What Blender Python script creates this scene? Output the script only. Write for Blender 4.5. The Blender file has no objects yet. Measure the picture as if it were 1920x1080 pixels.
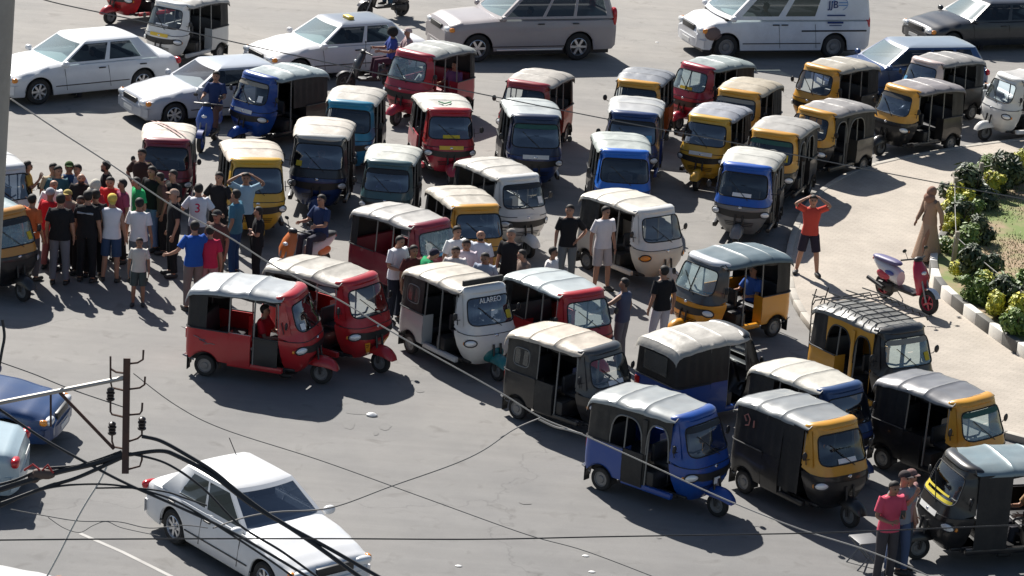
import bpy, bmesh, math, random
from mathutils import Vector, Matrix, noise
R = math.radians
S = bpy.context.scene
C = S.collection

# ------------------------------------------------------------------ camera, sky, sun, exposure
CF, CPHI, CH, CROLL = 5500.0, 0.30234, 17.592, 0.07059
cd = bpy.data.cameras.new('camera'); cam = bpy.data.objects.new('camera', cd); C.objects.link(cam)
cd.sensor_width = 36.0; cd.lens = CF / 1920 * 36.0; cd.clip_start = 0.5; cd.clip_end = 3000
cam.matrix_world = (Matrix.Translation((0, 0, CH)) @ Matrix.Rotation(math.pi / 2 - CPHI, 4, 'X') @ Matrix.Rotation(CROLL, 4, 'Z'))
S.camera = cam
SUN = Vector((0.5118, -1.0116, -1.0)).normalized()      # the way the light travels
W = bpy.data.worlds.new('World'); S.world = W; W.use_nodes = True
nt = W.node_tree
sky = nt.nodes.new('ShaderNodeTexSky'); sky.sky_type = 'NISHITA'; sky.sun_disc = False
sky.sun_elevation = math.asin(-SUN.z); sky.sun_rotation = math.atan2(-SUN.x, -SUN.y)
bg = nt.nodes['Background']; nt.links.new(sky.outputs[0], bg.inputs[0]); bg.inputs[1].default_value = 0.05
sl = bpy.data.lights.new('sun', 'SUN'); sl.energy = 5.0; sl.angle = R(0.5); sl.color = (1.0, 0.955, 0.89)
so = bpy.data.objects.new('sun', sl); C.objects.link(so); so.location = (-20, 40, 60)
so.rotation_euler = SUN.to_track_quat('-Z', 'Y').to_euler()
S.view_settings.view_transform = 'Standard'; S.view_settings.look = 'None'
S.view_settings.exposure = 0.78; S.view_settings.gamma = 1.0; S.view_settings.use_curve_mapping = False
S.cycles.max_bounces = 6; S.cycles.transparent_max_bounces = 12

def ray(px, py):
    u2 = (px - 960) / CF; v2 = -(py - 540) / CF
    c, s = math.cos(CROLL), math.sin(CROLL)
    u = u2 * c - v2 * s; v = u2 * s + v2 * c
    return Vector((u, math.cos(CPHI) + v * math.sin(CPHI), -math.sin(CPHI) + v * math.cos(CPHI)))
def at(px, py, z=0.0):            # the place where a sight line meets height z
    d = ray(px, py); return Vector((0, 0, CH)) + d * ((z - CH) / d.z)
def atd(px, py, dist):            # the place at a distance along a sight line
    return Vector((0, 0, CH)) + ray(px, py) * dist

# ------------------------------------------------------------------ materials
MC = {}
def mat(name, col, rough=0.5, metal=0.0, var=0.0, scale=6.0, coat=0.0, dirt=None, dirt_amt=0.0, bump=0.0, bscale=40.0, spec=0.5):
    key = (name, tuple(col), rough, metal, var, scale, coat, dirt, dirt_amt, bump, bscale, spec)
    if key in MC: return MC[key]
    m = bpy.data.materials.new(name); m.use_nodes = True; n = m.node_tree; b = n.nodes['Principled BSDF']
    b.inputs['Roughness'].default_value = rough; b.inputs['Metallic'].default_value = metal
    b.inputs['Coat Weight'].default_value = coat; b.inputs['Coat Roughness'].default_value = 0.06
    b.inputs['Specular IOR Level'].default_value = spec
    b.inputs['Base Color'].default_value = (*col, 1)
    if var or dirt_amt or bump:
        tc = n.nodes.new('ShaderNodeTexCoord'); oi = n.nodes.new('ShaderNodeObjectInfo')
        ad = n.nodes.new('ShaderNodeVectorMath'); ad.operation = 'MULTIPLY_ADD'
        cx = n.nodes.new('ShaderNodeCombineXYZ'); mu = n.nodes.new('ShaderNodeMath'); mu.operation = 'MULTIPLY'; mu.inputs[1].default_value = 37.0
        n.links.new(oi.outputs['Random'], mu.inputs[0])
        for i in range(3): n.links.new(mu.outputs[0], cx.inputs[i])
        ad.inputs[1].default_value = (1, 1, 1)
        n.links.new(tc.outputs['Object'], ad.inputs[0]); n.links.new(cx.outputs[0], ad.inputs[2])
        last = None
        if var or dirt_amt:
            nz = n.nodes.new('ShaderNodeTexNoise'); nz.inputs['Scale'].default_value = scale; nz.inputs['Detail'].default_value = 6; nz.inputs['Roughness'].default_value = 0.65
            n.links.new(ad.outputs[0], nz.inputs['Vector'])
            mx = n.nodes.new('ShaderNodeMix'); mx.data_type = 'RGBA'
            lo = [max(0, c * (1 - var)) for c in col]; hi = [min(1, c * (1 + var)) for c in col]
            mx.inputs[6].default_value = (*lo, 1); mx.inputs[7].default_value = (*hi, 1)
            n.links.new(nz.outputs[0], mx.inputs[0]); last = mx.outputs[2]
        if dirt_amt:
            nz2 = n.nodes.new('ShaderNodeTexNoise'); nz2.inputs['Scale'].default_value = scale * 0.45; nz2.inputs['Detail'].default_value = 8; nz2.inputs['Roughness'].default_value = 0.7
            n.links.new(ad.outputs[0], nz2.inputs['Vector'])
            rp = n.nodes.new('ShaderNodeMapRange'); rp.inputs[1].default_value = 0.42; rp.inputs[2].default_value = 0.68; rp.inputs[3].default_value = 0; rp.inputs[4].default_value = dirt_amt
            n.links.new(nz2.outputs[0], rp.inputs[0])
            mx2 = n.nodes.new('ShaderNodeMix'); mx2.data_type = 'RGBA'; n.links.new(rp.outputs[0], mx2.inputs[0]); n.links.new(last, mx2.inputs[6]); mx2.inputs[7].default_value = (*dirt, 1)
            last = mx2.outputs[2]
        if last: n.links.new(last, b.inputs['Base Color'])
        if bump:
            nb = n.nodes.new('ShaderNodeTexNoise'); nb.inputs['Scale'].default_value = bscale; nb.inputs['Detail'].default_value = 4
            n.links.new(ad.outputs[0], nb.inputs['Vector'])
            bp = n.nodes.new('ShaderNodeBump'); bp.inputs['Strength'].default_value = bump; bp.inputs['Distance'].default_value = 0.02
            n.links.new(nb.outputs[0], bp.inputs['Height']); n.links.new(bp.outputs[0], b.inputs['Normal'])
    MC[key] = m; return m

def glassmat(name, tint, base=0.06, rough=0.03, haze=0.0, hazec=(.5, .55, .5)):
    if name in MC: return MC[name]
    m = bpy.data.materials.new(name); m.use_nodes = True; n = m.node_tree
    for x in list(n.nodes): n.nodes.remove(x)
    out = n.nodes.new('ShaderNodeOutputMaterial'); tr = n.nodes.new('ShaderNodeBsdfTransparent'); gl = n.nodes.new('ShaderNodeBsdfGlossy')
    tr.inputs[0].default_value = (*tint, 1); gl.inputs['Roughness'].default_value = rough; gl.inputs['Color'].default_value = (.95, .97, 1, 1)
    lw = n.nodes.new('ShaderNodeLayerWeight'); lw.inputs[0].default_value = 0.5
    pw = n.nodes.new('ShaderNodeMath'); pw.operation = 'POWER'; pw.inputs[1].default_value = 4.0; n.links.new(lw.outputs['Facing'], pw.inputs[0])
    fr = n.nodes.new('ShaderNodeMath'); fr.operation = 'MULTIPLY'; fr.inputs[1].default_value = .85; n.links.new(pw.outputs[0], fr.inputs[0])
    mm = n.nodes.new('ShaderNodeMath'); mm.operation = 'ADD'; mm.use_clamp = True; mm.inputs[1].default_value = base
    n.links.new(fr.outputs[0], mm.inputs[0])
    mix = n.nodes.new('ShaderNodeMixShader'); n.links.new(mm.outputs[0], mix.inputs[0])
    if haze:
        df = n.nodes.new('ShaderNodeBsdfDiffuse'); df.inputs[0].default_value = (*hazec, 1)
        m2 = n.nodes.new('ShaderNodeMixShader'); m2.inputs[0].default_value = haze
        n.links.new(tr.outputs[0], m2.inputs[1]); n.links.new(df.outputs[0], m2.inputs[2]); n.links.new(m2.outputs[0], mix.inputs[1])
    else: n.links.new(tr.outputs[0], mix.inputs[1])
    n.links.new(gl.outputs[0], mix.inputs[2]); n.links.new(mix.outputs[0], out.inputs[0])
    MC[name] = m; return m

def paint(col, dirt=0.12): return mat('paint', col, 0.36, 0, 0.06, 3.0, 0.35, (.20, .17, .14), dirt)
def vinyl(col): return mat('vinyl', col, 0.46, 0, 0.22, 3.2, 0, tuple(c * .62 for c in col), 0.6, 0.45, 7.0)
def cloth(col): return mat('cloth', col, 0.9, 0, 0.12, 9.0, 0, None, 0, 0.3, 30.0, 0.2)
M = dict(
 canvas=mat('dark_canvas', (.011, .011, .012), .62, 0, .3, 5, 0, (.04, .036, .032), .4, .4, 12),
 grime=mat('dark_canvas', (.022, .021, .020), .66, 0, .3, 5, 0, (.08, .073, .06), .6, .4, 12),
 rubber=mat('rubber', (.016, .016, .017), .8), tyre=mat('tyre', (.02, .02, .02), .85, 0, .2, 8, 0, (.09, .08, .07), .35),
 rim=mat('rim', (.20, .20, .20), .45, .4), alloy=mat('alloy', (.6, .61, .63), .3, .8), chrome=mat('chrome', (.7, .7, .72), .18, 1),
 steel=mat('steel', (.3, .3, .3), .45, .6), black=mat('black_plastic', (.02, .02, .021), .45), seat=mat('seat_vinyl', (.03, .03, .033), .5, 0, .2),
 seatred=mat('seat_vinyl', (.25, .02, .03), .5, 0, .2),
 glass=glassmat('clear_glass', (.78, .84, .84), .10), dglass=glassmat('tinted_glass', (.16, .20, .26), .20), mglass=glassmat('milky_glass', (.68, .82, .82), .10, .06, .32, (.40, .56, .58)),
 sglass=glassmat('dark_window_glass', (.12, .13, .14), .045),
 plastic=glassmat('soft_window', (.5, .5, .46), .05, .12, .35, (.3, .29, .26)),
 lamp=mat('lamp_glass', (.75, .77, .78), .12, .2, 0, 6, .6), amber=mat('amber_lens', (.8, .28, .03), .2, 0, 0, 6, .5), red=mat('red_lens', (.5, .015, .02), .2, 0, 0, 6, .5),
 plate=mat('plate_white', (.7, .7, .68), .5), yplate=mat('plate_yellow', (.75, .5, .05), .5), white=mat('white_paint', (.8, .8, .78), .4),
 pipe=mat('pipe', (.20, .20, .19), .45, .2), skin=mat('skin', (.38, .2, .13), .55, 0, .08, 12), skin2=mat('skin', (.26, .135, .085), .55, 0, .08, 12),
 hair=mat('hair', (.015, .012, .010), .7), grey=mat('hair', (.25, .24, .23), .8), shoe=mat('shoe', (.03, .03, .03), .6), wshoe=mat('shoe', (.6, .6, .58), .6),
)

# ------------------------------------------------------------------ mesh building
class MB:
    def __init__(s): s.v = []; s.f = []
    def add(s, vs, fs, mtx=None):
        o = len(s.v); s.v += [tuple(mtx @ Vector(p)) if mtx else tuple(p) for p in vs]; s.f += [tuple(i + o for i in f) for f in fs]; return s
    def grid(s, rows, closed=False, flip=False):
        o = len(s.v); n = len(rows[0])
        for r in rows: s.v += [tuple(p) for p in r]
        for i in range(len(rows) - 1):
            for j in range(n if closed else n - 1):
                k = (j + 1) % n; f = (o + i * n + j, o + i * n + k, o + (i + 1) * n + k, o + (i + 1) * n + j)
                s.f.append(f[::-1] if flip else f)
        return s
    def cap(s, ring, flip=False):
        o = len(s.v); s.v += [tuple(p) for p in ring]; f = tuple(range(o, o + len(ring))); s.f.append(f[::-1] if flip else f); return s
    def box(s, x0, x1, y0, y1, z0, z1, b=0.0, mtx=None):
        if b <= 0:
            vs = [(x, y, z) for x in (x0, x1) for y in (y0, y1) for z in (z0, z1)]
            return s.add(vs, [(0, 1, 3, 2), (4, 6, 7, 5), (0, 4, 5, 1), (2, 3, 7, 6), (0, 2, 6, 4), (1, 5, 7, 3)], mtx)
        m = bmesh.new(); bmesh.ops.create_cube(m, size=1)
        for v in m.verts: v.co = Vector(((x0 + x1) / 2 + v.co.x * (x1 - x0), (y0 + y1) / 2 + v.co.y * (y1 - y0), (z0 + z1) / 2 + v.co.z * (z1 - z0)))
        bmesh.ops.bevel(m, geom=m.edges[:], offset=b, segments=2, affect='EDGES', profile=.5)
        m.verts.index_update(); s.add([v.co[:] for v in m.verts], [[v.index for v in f.verts] for f in m.faces], mtx); m.free(); return s
    def tube(s, pts, r, n=6, closed=False, caps=True):
        pts = [Vector(p) for p in pts]; rings = []; L = len(pts); up = None
        for i, p in enumerate(pts):
            a = pts[i - 1] if (i or closed) else p; b = pts[(i + 1) % L] if (i < L - 1 or closed) else p
            t = (b - a).normalized()
            if up is None: up = t.orthogonal().normalized()
            up = (up - t * up.dot(t)); up = up.normalized() if up.length > 1e-6 else t.orthogonal().normalized()
            w = t.cross(up); rr = r[i] if isinstance(r, (list, tuple)) else r
            rings.append([p + (up * math.cos(2 * math.pi * k / n) + w * math.sin(2 * math.pi * k / n)) * rr for k in range(n)])
        if closed: rings.append(rings[0])
        s.grid(rings, True)
        if caps and not closed: s.cap(rings[0], True); s.cap(rings[-1])
        return s
    def ell(s, c, r, n=12, m=8, z0=-1.0, z1=1.0, e=1.0, mtx=None):
        rows = []
        for i in range(m + 1):
            z = z0 + (z1 - z0) * i / m; a = math.asin(max(-1, min(1, math.sin(math.pi / 2 * z) if True else z)))
            ca = abs(math.cos(a)) ** e; sa = math.copysign(abs(math.sin(a)) ** e, a)
            row = []
            for k in range(n):
                q = 2 * math.pi * k / n; cq, sq = math.cos(q), math.sin(q)
                p = Vector((c[0] + r[0] * ca * math.copysign(abs(cq) ** e, cq), c[1] + r[1] * ca * math.copysign(abs(sq) ** e, sq), c[2] + r[2] * sa))
                row.append(mtx @ p if mtx else p)
            rows.append(row)
        s.grid(rows, True); return s
    def lathe_y(s, prof, c, n=20):          # prof: (radius, y) about an axis along y
        rows = [[(c[0] + r * math.cos(2 * math.pi * k / n), c[1] + y, c[2] + r * math.sin(2 * math.pi * k / n)) for k in range(n)] for r, y in prof]
        s.grid(rows, True); return s
    def mesh(s, name, smooth=True, ang=38):
        me = bpy.data.meshes.new(name); me.from_pydata(s.v, [], s.f); me.update()
        bm_ = bmesh.new(); bm_.from_mesh(me); bmesh.ops.remove_doubles(bm_, verts=bm_.verts[:], dist=1e-5); bmesh.ops.recalc_face_normals(bm_, faces=bm_.faces[:]); bm_.to_mesh(me); bm_.free()
        if smooth:
            me.polygons.foreach_set('use_smooth', [True] * len(me.polygons)); me.set_sharp_from_angle(angle=R(ang))
        me.materials.append(None); return me

CACHE = {}
def part(name, key, fn, m, parent, loc=None, rot=None, smooth=True, ang=38):
    if key is None or key not in CACHE:
        mb = MB(); fn(mb); me = mb.mesh(name, smooth, ang)
        if key is not None: CACHE[key] = me
    else: me = CACHE[key]
    o = bpy.data.objects.new(name, me); C.objects.link(o)
    o.material_slots[0].link = 'OBJECT'; o.material_slots[0].material = m
    if parent: o.parent = parent
    if loc is not None: o.location = loc
    if rot is not None: o.rotation_euler = rot
    return o
def thing(name, label, cat, loc, rz=0.0, sc=1.0, group=None):
    o = bpy.data.objects.new(name, None); C.objects.link(o); o.empty_display_size = .2
    o.location = loc; o.rotation_euler = (0, 0, rz); o.scale = (sc,) * 3
    o['label'] = label; o['category'] = cat
    if group: o['group'] = group
    return o
def tag(o, label=None, cat=None, group=None, kind=None):
    for k, v in (('label', label), ('category', cat), ('group', group), ('kind', kind)):
        if v: o[k] = v
    return o
def lerp(a, b, t): return a + (b - a) * t
def tab(T, x):
    if x <= T[0][0]: return T[0][1]
    for (a, va), (b, vb) in zip(T, T[1:]):
        if x <= b:
            t = (x - a) / (b - a); t = t * t * (3 - 2 * t) * .5 + t * .5
            return lerp(va, vb, t)
    return T[-1][1]
def text_mesh(txt, size, depth=.004):
    cu = bpy.data.curves.new('lettering', 'FONT'); cu.body = txt; cu.size = size; cu.extrude = depth; cu.align_x = 'CENTER'; cu.align_y = 'CENTER'
    o = bpy.data.objects.new('lettering', cu); C.objects.link(o); bpy.context.view_layer.update()
    me = bpy.data.meshes.new_from_object(o.evaluated_get(bpy.context.evaluated_depsgraph_get())); C.objects.unlink(o); bpy.data.objects.remove(o)
    me.materials.clear(); me.materials.append(None); return me
def text_part(name, txt, size, m, parent, mtx):
    me = text_mesh(txt, size); o = bpy.data.objects.new(name, me); C.objects.link(o)
    o.material_slots[0].link = 'OBJECT'; o.material_slots[0].material = m; o.parent = parent; o.matrix_local = mtx; return o

# ------------------------------------------------------------------ three wheelers
TXS = [(.26, 1.45), (.4, 1.42), (.6, 1.40), (.95, 1.36), (1.0, 1.37), (1.3, 1.35), (1.62, 1.30), (1.72, 1.24)]
TW = [(.26, .33), (.4, .44), (.6, .54), (.8, .595), (.95, .60), (1.0, .588), (1.3, .555), (1.62, .51), (1.72, .47)]
TXF = [(.26, 1.70), (.4, 1.83), (.6, 1.91), (.8, 1.915), (.95, 1.875), (1.0, 1.845), (1.3, 1.71), (1.62, 1.55), (1.72, 1.42)]
def cab(t, z, off=0.0):
    a = t * math.pi / 2; xs, w, xf = tab(TXS, z), tab(TW, z) + off, tab(TXF, z) + off
    return (xs + (xf - xs) * max(0, math.cos(a)) ** .52, math.copysign(abs(math.sin(a)) ** .58, a) * w, z)
NW = 44
def openring(k, s=1.0, off=0.0):
    q = 2 * math.pi * k / NW; e = .42; cq, sq = math.cos(q), math.sin(q)
    tt = .63 * s * math.copysign(abs(cq) ** e, cq); zz = 1.295 + .235 * s * math.copysign(abs(sq) ** e, sq)
    return cab(tt, zz, off)
def edgering(k):
    q = 2 * math.pi * k / NW; cq, sq = math.cos(q), math.sin(q); m = max(abs(cq), abs(sq)); z_ = sq / m; return cab(cq / m, 1.31 + (.31 if z_ > 0 else .42) * z_)
def b_frame(mb):
    rows = []
    for f in (0, .5, 1):
        rows.append([tuple(Vector(openring(k, 1, 0)).lerp(Vector(edgering(k)), f)) if f < 1 else edgering(k) for k in range(NW)])
    rows.insert(0, [tuple(Vector(openring(k)) - Vector((.035, 0, .01))) for k in range(NW)])
    mb.grid(rows, True)
    rows = [[Vector(cab(t, z)) + Vector((-.03, 0, 0)) for t in (-1, -.8)] for z in (1.0, 1.3, 1.62)]; mb.grid(rows)
    rows = [[tuple(Vector(cab(-.97 + 1.94 * i / 20, 1.62)) + Vector((-d, 0, e))) for i in range(21)] for d, e in ((0, 0), (.02, .03), (.12, .035))]; mb.grid(rows)
def b_visor(mb):   # rounded brow above the windscreen
    rows = []
    for i in range(27):
        t = math.sin(math.pi / 2 * (-1 + 2 * i / 26)); y = .51 * t; cx = 1.435 - .13 * abs(t) ** 3.5
        f = max(0, 1 - abs(t) ** 9) ** .5; y = .535 * t
        rows.append([(cx + (.005 + .135 * f) * math.cos(a), y, 1.628 + (.005 + .078 * f) * math.sin(a) - .02 * t * t) for a in [math.pi * 2 * k / 14 for k in range(14)]])
    mb.grid(rows, True); mb.cap(rows[0]); mb.cap(rows[-1])
def b_seal(mb): mb.tube([openring(k, 1.0, .004) for k in range(NW)], .012, 5, True)
def b_glass(mb):
    rows = [[tuple(Vector(openring(k, s, -.004))) for k in range(NW)] for s in (1.0, .75, .5, .25, .02)]; mb.grid(rows, True)
def b_lower(mb):
    rows = [[cab(-1 + 2 * i / 28, z) for i in range(29)] for z in (.26, .32, .4, .5, .6, .7, .8, .85, .89)]; mb.grid(rows)
    rows = [[Vector(cab(t, z)) - Vector((.0, .03 * (1 if t > 0 else -1), 0)) for z in (.3, .6, .95)] for t in (-1, -.7)]; mb.grid(rows)
    rows = [[Vector(cab(t, z)) - Vector((.0, .03 * (1 if t > 0 else -1), 0)) for z in (.3, .6, .95)] for t in (1, .7)]; mb.grid(rows)
def b_crease(mb): mb.tube([cab(-.97 + 1.94 * i / 20, .89, .002) for i in range(21)], .008, 5)
def b_mask(mb):
    rows = [[cab(-.50 + 1.0 * i / 16, lerp(.64 + .05 * abs(-1 + i / 8), .79 + .03 * abs(-1 + i / 8), k / 3), .008) for i in range(17)] for k in range(4)]; mb.grid(rows)
def b_lamp(sg):
    def f(mb):
        c = cab(.60 * sg, .735); rz = Matrix.Translation(c) @ Matrix.Rotation(sg * .75, 4, 'Z') @ Matrix.Rotation(-.15 * sg, 4, 'X')
        mb.ell((0, 0, 0), (.045, .115, .062), 14, 8, mtx=rz)
    return f
def b_lampring(sg):
    def f(mb):
        c = cab(.60 * sg, .735); rz = Matrix.Translation(c) @ Matrix.Rotation(sg * .75, 4, 'Z') @ Matrix.Rotation(-.15 * sg, 4, 'X')
        mb.tube([rz @ Vector((.008, .122 * math.cos(a), .07 * math.sin(a))) for a in [2 * math.pi * k / 16 for k in range(16)]], .012, 5, True)
    return f
def b_amber(sg): return lambda mb: mb.ell(cab(.83 * sg, .70), (.03, .03, .035), 10, 6)
def b_guard(mb):
    rows = []
    for i in range(15):
        u = -1 + 2 * i / 14; x = 2.02 + .265 * u; h = max(0, 1 - abs(u) ** 2.4) ** .5
        rows.append([(x + (.03 if u > 0 else 0), .135 * (.55 + .45 * h) * math.sin(a), .37 + .16 * h * math.cos(a) - (.07 if u > 0 else 0) * u * u) for a in [(-1.62 + 3.24 * k / 10) for k in range(11)]])
    mb.grid(rows)
def wheel(parent, x, y, r, w, m=None, spokes=0, name='wheel', rm=None, key='tw'):
    def bt(mb):
        mb.lathe_y([(r * .62, -w * .42), (r * .86, -w * .5), (r * .97, -w * .38), (r, -w * .15), (r, w * .15), (r * .97, w * .38), (r * .86, w * .5), (r * .62, w * .42)], (0, 0, 0), 26)
    def br(mb):
        R_ = r * .64
        if not spokes:
            for sg in (-1, 1): mb.lathe_y([(R_, sg * w * .42), (R_ * .92, sg * w * .44), (R_ * .85, sg * w * .30), (R_ * .5, sg * w * .26), (R_ * .42, sg * w * .38), (R_ * .01, sg * w * .42)], (0, 0, 0), 20)
        else:
            for sg in (-1, 1):
                mb.lathe_y([(R_, sg * w * .42), (R_ * .93, sg * w * .47), (R_ * .88, sg * w * .34), (R_ * .86, 0)], (0, 0, 0), 24)
                mb.lathe_y([(R_ * .26, sg * w * .1), (R_ * .26, sg * w * .44), (R_ * .01, sg * w * .46)], (0, 0, 0), 12)
                for k in range(spokes):
                    mb.box(R_ * .2, R_ * .92, sg * w * .28 - w * .05, sg * w * .28 + w * .12, -R_ * .13, R_ * .13, 0, Matrix.Rotation(2 * math.pi * k / spokes, 4, 'Y'))
    t = part(name, (key, 't', r, w), bt, M['tyre'], parent, (x, y, r))
    part('rim', (key, 'r', r, w, spokes), br, rm or M['rim'], t)
    if spokes: part('brake_disc', (key, 'd', r, w), lambda mb: mb.lathe_y([(r * .55, -w * .05), (r * .55, w * .05), (.01, w * .05)], (0, 0, 0), 16).lathe_y([(.01, -w * .05), (r * .55, -w * .05)], (0, 0, 0), 16), M['black'], t)
    return t
def uplan(xe, w, r=.17, n=5, step=.045, xr=-.38):
    pts = []; x = xe
    while x > xr + r + 1e-6: pts.append((x, -w)); x -= step
    for k in range(n + 1):
        a = math.pi / 2 * k / n; pts.append((xr + r - r * math.sin(a), -w + r - r * math.cos(a)))
    m = 5
    for k in range(1, m): pts.append((xr, lerp(-w + r, w - r, k / m)))
    pts += [(x, -y) for x, y in pts[:-(m - 1)][::-1]]
    return pts
def b_tub(mb):
    rows = []
    for i, f in enumerate((0, .08, .3, .6, .85, 1)):
        row = []
        for x, y in uplan(.44, 1.0):
            ww = .63 + .02 * math.sin(math.pi * min(1, f * 1.1)); zb = .33
            if abs(x) < .275 and abs(y) > .9: zb = .2 + math.sqrt(max(0, .275 ** 2 - x * x))
            zb = max(zb, .33); yy = (y + (0 if abs(y) > .99 else 0)) * ww if abs(y) > .98 else y * ww
            row.append((x, yy, lerp(zb, .90, f)))
        rows.append(row)
    mb.grid(rows)
    rows2 = [[(x * .985 if x > 0 else x + .03, y * .95, z) for x, y, z in rows[-1]], rows[-1]]; mb.grid(rows2)
    rows3 = [[(.44, -.64, z), (.44, -.40, z)] for z in (.33, .6, .9)]; mb.grid(rows3); mb.grid([[(x, -y, z) for x, y, z in r] for r in rows3])
def b_rail(mb): mb.tube([(x, y * .645, .905) for x, y in uplan(.44, 1.0)], .014, 6)
def b_arch(sg): return lambda mb: mb.grid([[(.285 * math.cos(a), sg * yy, .2 + .285 * math.sin(a)) for a in [math.pi * k / 14 for k in range(15)]] for yy in (.652, .50)])
def b_chassis(mb):
    mb.box(-.34, 1.45, -.42, .42, .24, .33, .02); mb.box(-.30, .30, -.50, .50, .30, .55); mb.tube([(0, -.5, .2), (0, .5, .2)], .03)
    mb.box(1.1, 1.62, -.4, .4, .27, .33, .02)
def b_sill(sg): return lambda mb: mb.box(.42, 1.46, *((sg * .52, sg * .61) if sg > 0 else (-.61, -.52)), .27, .37, .02)
def b_seatbase(mb): mb.box(.80, 1.06, -.57, .57, .33, .62, .03)
def b_rseat(mb): mb.box(-.10, .42, -.54, .54, .50, .62, .04); mb.box(-.26, -.10, -.54, .54, .55, 1.02, .04, Matrix.Rotation(-.08, 4, 'Y'))
def b_dseat(mb): mb.box(.80, 1.12, -.24, .24, .62, .70, .03); mb.box(.74, .82, -.26, .26, .66, .98, .03)
def b_bars(mb):
    mb.tube([(1.72, 0, .55), (1.52, 0, 1.0)], .03); mb.tube([(1.40, -.30, 1.03), (1.50, -.12, 1.0), (1.50, .12, 1.0), (1.40, .30, 1.03)], .018)
    mb.box(1.56, 1.74, -.42, .42, .90, 1.0, .03)
def b_fork(mb): mb.tube([(1.93, .08, .70), (2.0, .08, .2)], .022); mb.tube([(1.93, -.08, .70), (2.0, -.08, .2)], .022)
def b_posts(mb):
    for sg in (-1, 1):
        mb.tube([(.44, sg * .60, .9), (.44, sg * .565, 1.58)], .015, 5); mb.tube([(.90, sg * .59, .36), (.90, sg * .555, 1.58)], .017, 5)
        mb.tube([(-.34, sg * .56, .9), (-.32, sg * .54, 1.42), (-.2, sg * .54, 1.52), (1.28, sg * .52, 1.56)], .014, 5)
        mb.tube([(1.37, sg * .57, 1.0), (1.30, sg * .51, 1.62)], .018, 5)
XE = 1.40
ZC = [(-.41, 1.46), (-.385, 1.55), (-.34, 1.615), (-.24, 1.66), (.1, 1.705), (.6, 1.735), (.9, 1.725), (1.2, 1.715), (1.46, 1.695)]
RW = [(-.41, .575), (-.3, .60), (.6, .605), (1.0, .585), (1.46, .545)]
def roof_z(x): return tab(ZC, x)
def b_roof(seed, sag=.022):
    bows = [-.34, .20, .78, 1.40]
    def f(mb):
        rnd = random.Random(seed); xs = [-.41, -.40, -.385, -.36]
        for a, b in zip(bows, bows[1:]):
            xs += [a - .014, a, a + .014] + [lerp(a + .014, b - .014, k / 8) for k in range(1, 8)]
        xs += [1.386, 1.395, 1.40]; ph = rnd.random() * 50; rows = []
        for x in xs:
            z0 = roof_z(x); w = tab(RW, x); s = 0
            for a, b in zip(bows, bows[1:]):
                if a <= x <= b: s = math.sin(math.pi * (x - a) / (b - a)) ** 1.0
            welt = .008 if min(abs(x - b) for b in bows) < .004 else 0
            row = []
            for i in range(23):
                u = -1.22 + 2.44 * i / 22
                if abs(u) <= 1: y = w * u * (1 + .0); z = z0 - .025 * u * u - .065 * abs(u) ** 7 - sag * s * (1 - abs(u) ** 3) * (.6 + .8 * noise.noise((x * 2, u, ph)) )
                else: d = (abs(u) - 1) / .22; fl = max(0, min(1, (1.40 - x) / .2 + .25)); y = math.copysign(w + (.016 * math.sin(d * 1.6) + .004 * d * math.sin(x * 17 + ph)) * fl, u); z = z0 - .09 - .065 * d * fl
                nn = noise.noise(Vector((x * 3.1 + ph, u * 2.3, 1.7))) * .018 * min(1, s + .25) + noise.noise(Vector((x * 8 + ph, u * 5, ph))) * .007
                sh = -.012 * s if .75 < abs(u) < 1.01 else 0
                row.append((x, y + (0 if abs(u) < 1 else nn * .6), z + nn + welt + sh))
            rows.append(row)
        mb.grid(rows)
    return f
def b_curtain(q, seed=0):     # canvas wrapped round the back, q = how far forward it reaches
    def f(mb):
        P = uplan(q, 1.0); rows = []
        for k in range(7):
            f_ = k / 6; w = lerp(.625, .575, f_); row = []
            for i, (x, y) in enumerate(P):
                nn = .012 * math.sin(x * 31 + seed) * math.sin(math.pi * f_) + .008 * noise.noise(Vector((x * 6, y * 6, f_ * 5 + seed)))
                zt = roof_z(x) - .125
                row.append((x + (nn if x < -.3 else 0), y * w + nn * (1 if y > 0 else -1), lerp(.89, zt, f_)))
            rows.append(row)
        mb.grid(rows)
    return f
def b_qwin(sg):       # rounded soft window in the side canvas, with its piping
    return lambda mb: mb.grid([[(.06 + .17 * u, sg * (.622 - (z - .95) * .07), z) for u in (-1, -.5, 0, .5, 1)] for z in (1.08, 1.2, 1.36)])
def b_qrim(sg):
    return lambda mb: mb.tube([(.06 + .19 * math.copysign(abs(math.cos(a)) ** .5, math.cos(a)), sg * (.628 - (.27 + .17 * math.copysign(abs(math.sin(a)) ** .5, math.sin(a))) * .07), 1.22 + .17 * math.copysign(abs(math.sin(a)) ** .5, math.sin(a))) for a in [2 * math.pi * k / 24 for k in range(24)]], .010, 5, True)
def b_rwin(mb):
    for off in (-.397,): mb.grid([[(off - .004 * math.sin(y * 9), y, z) for y in (-.33, -.15, 0, .15, .33)] for z in (1.05, 1.2, 1.42)])
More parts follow.
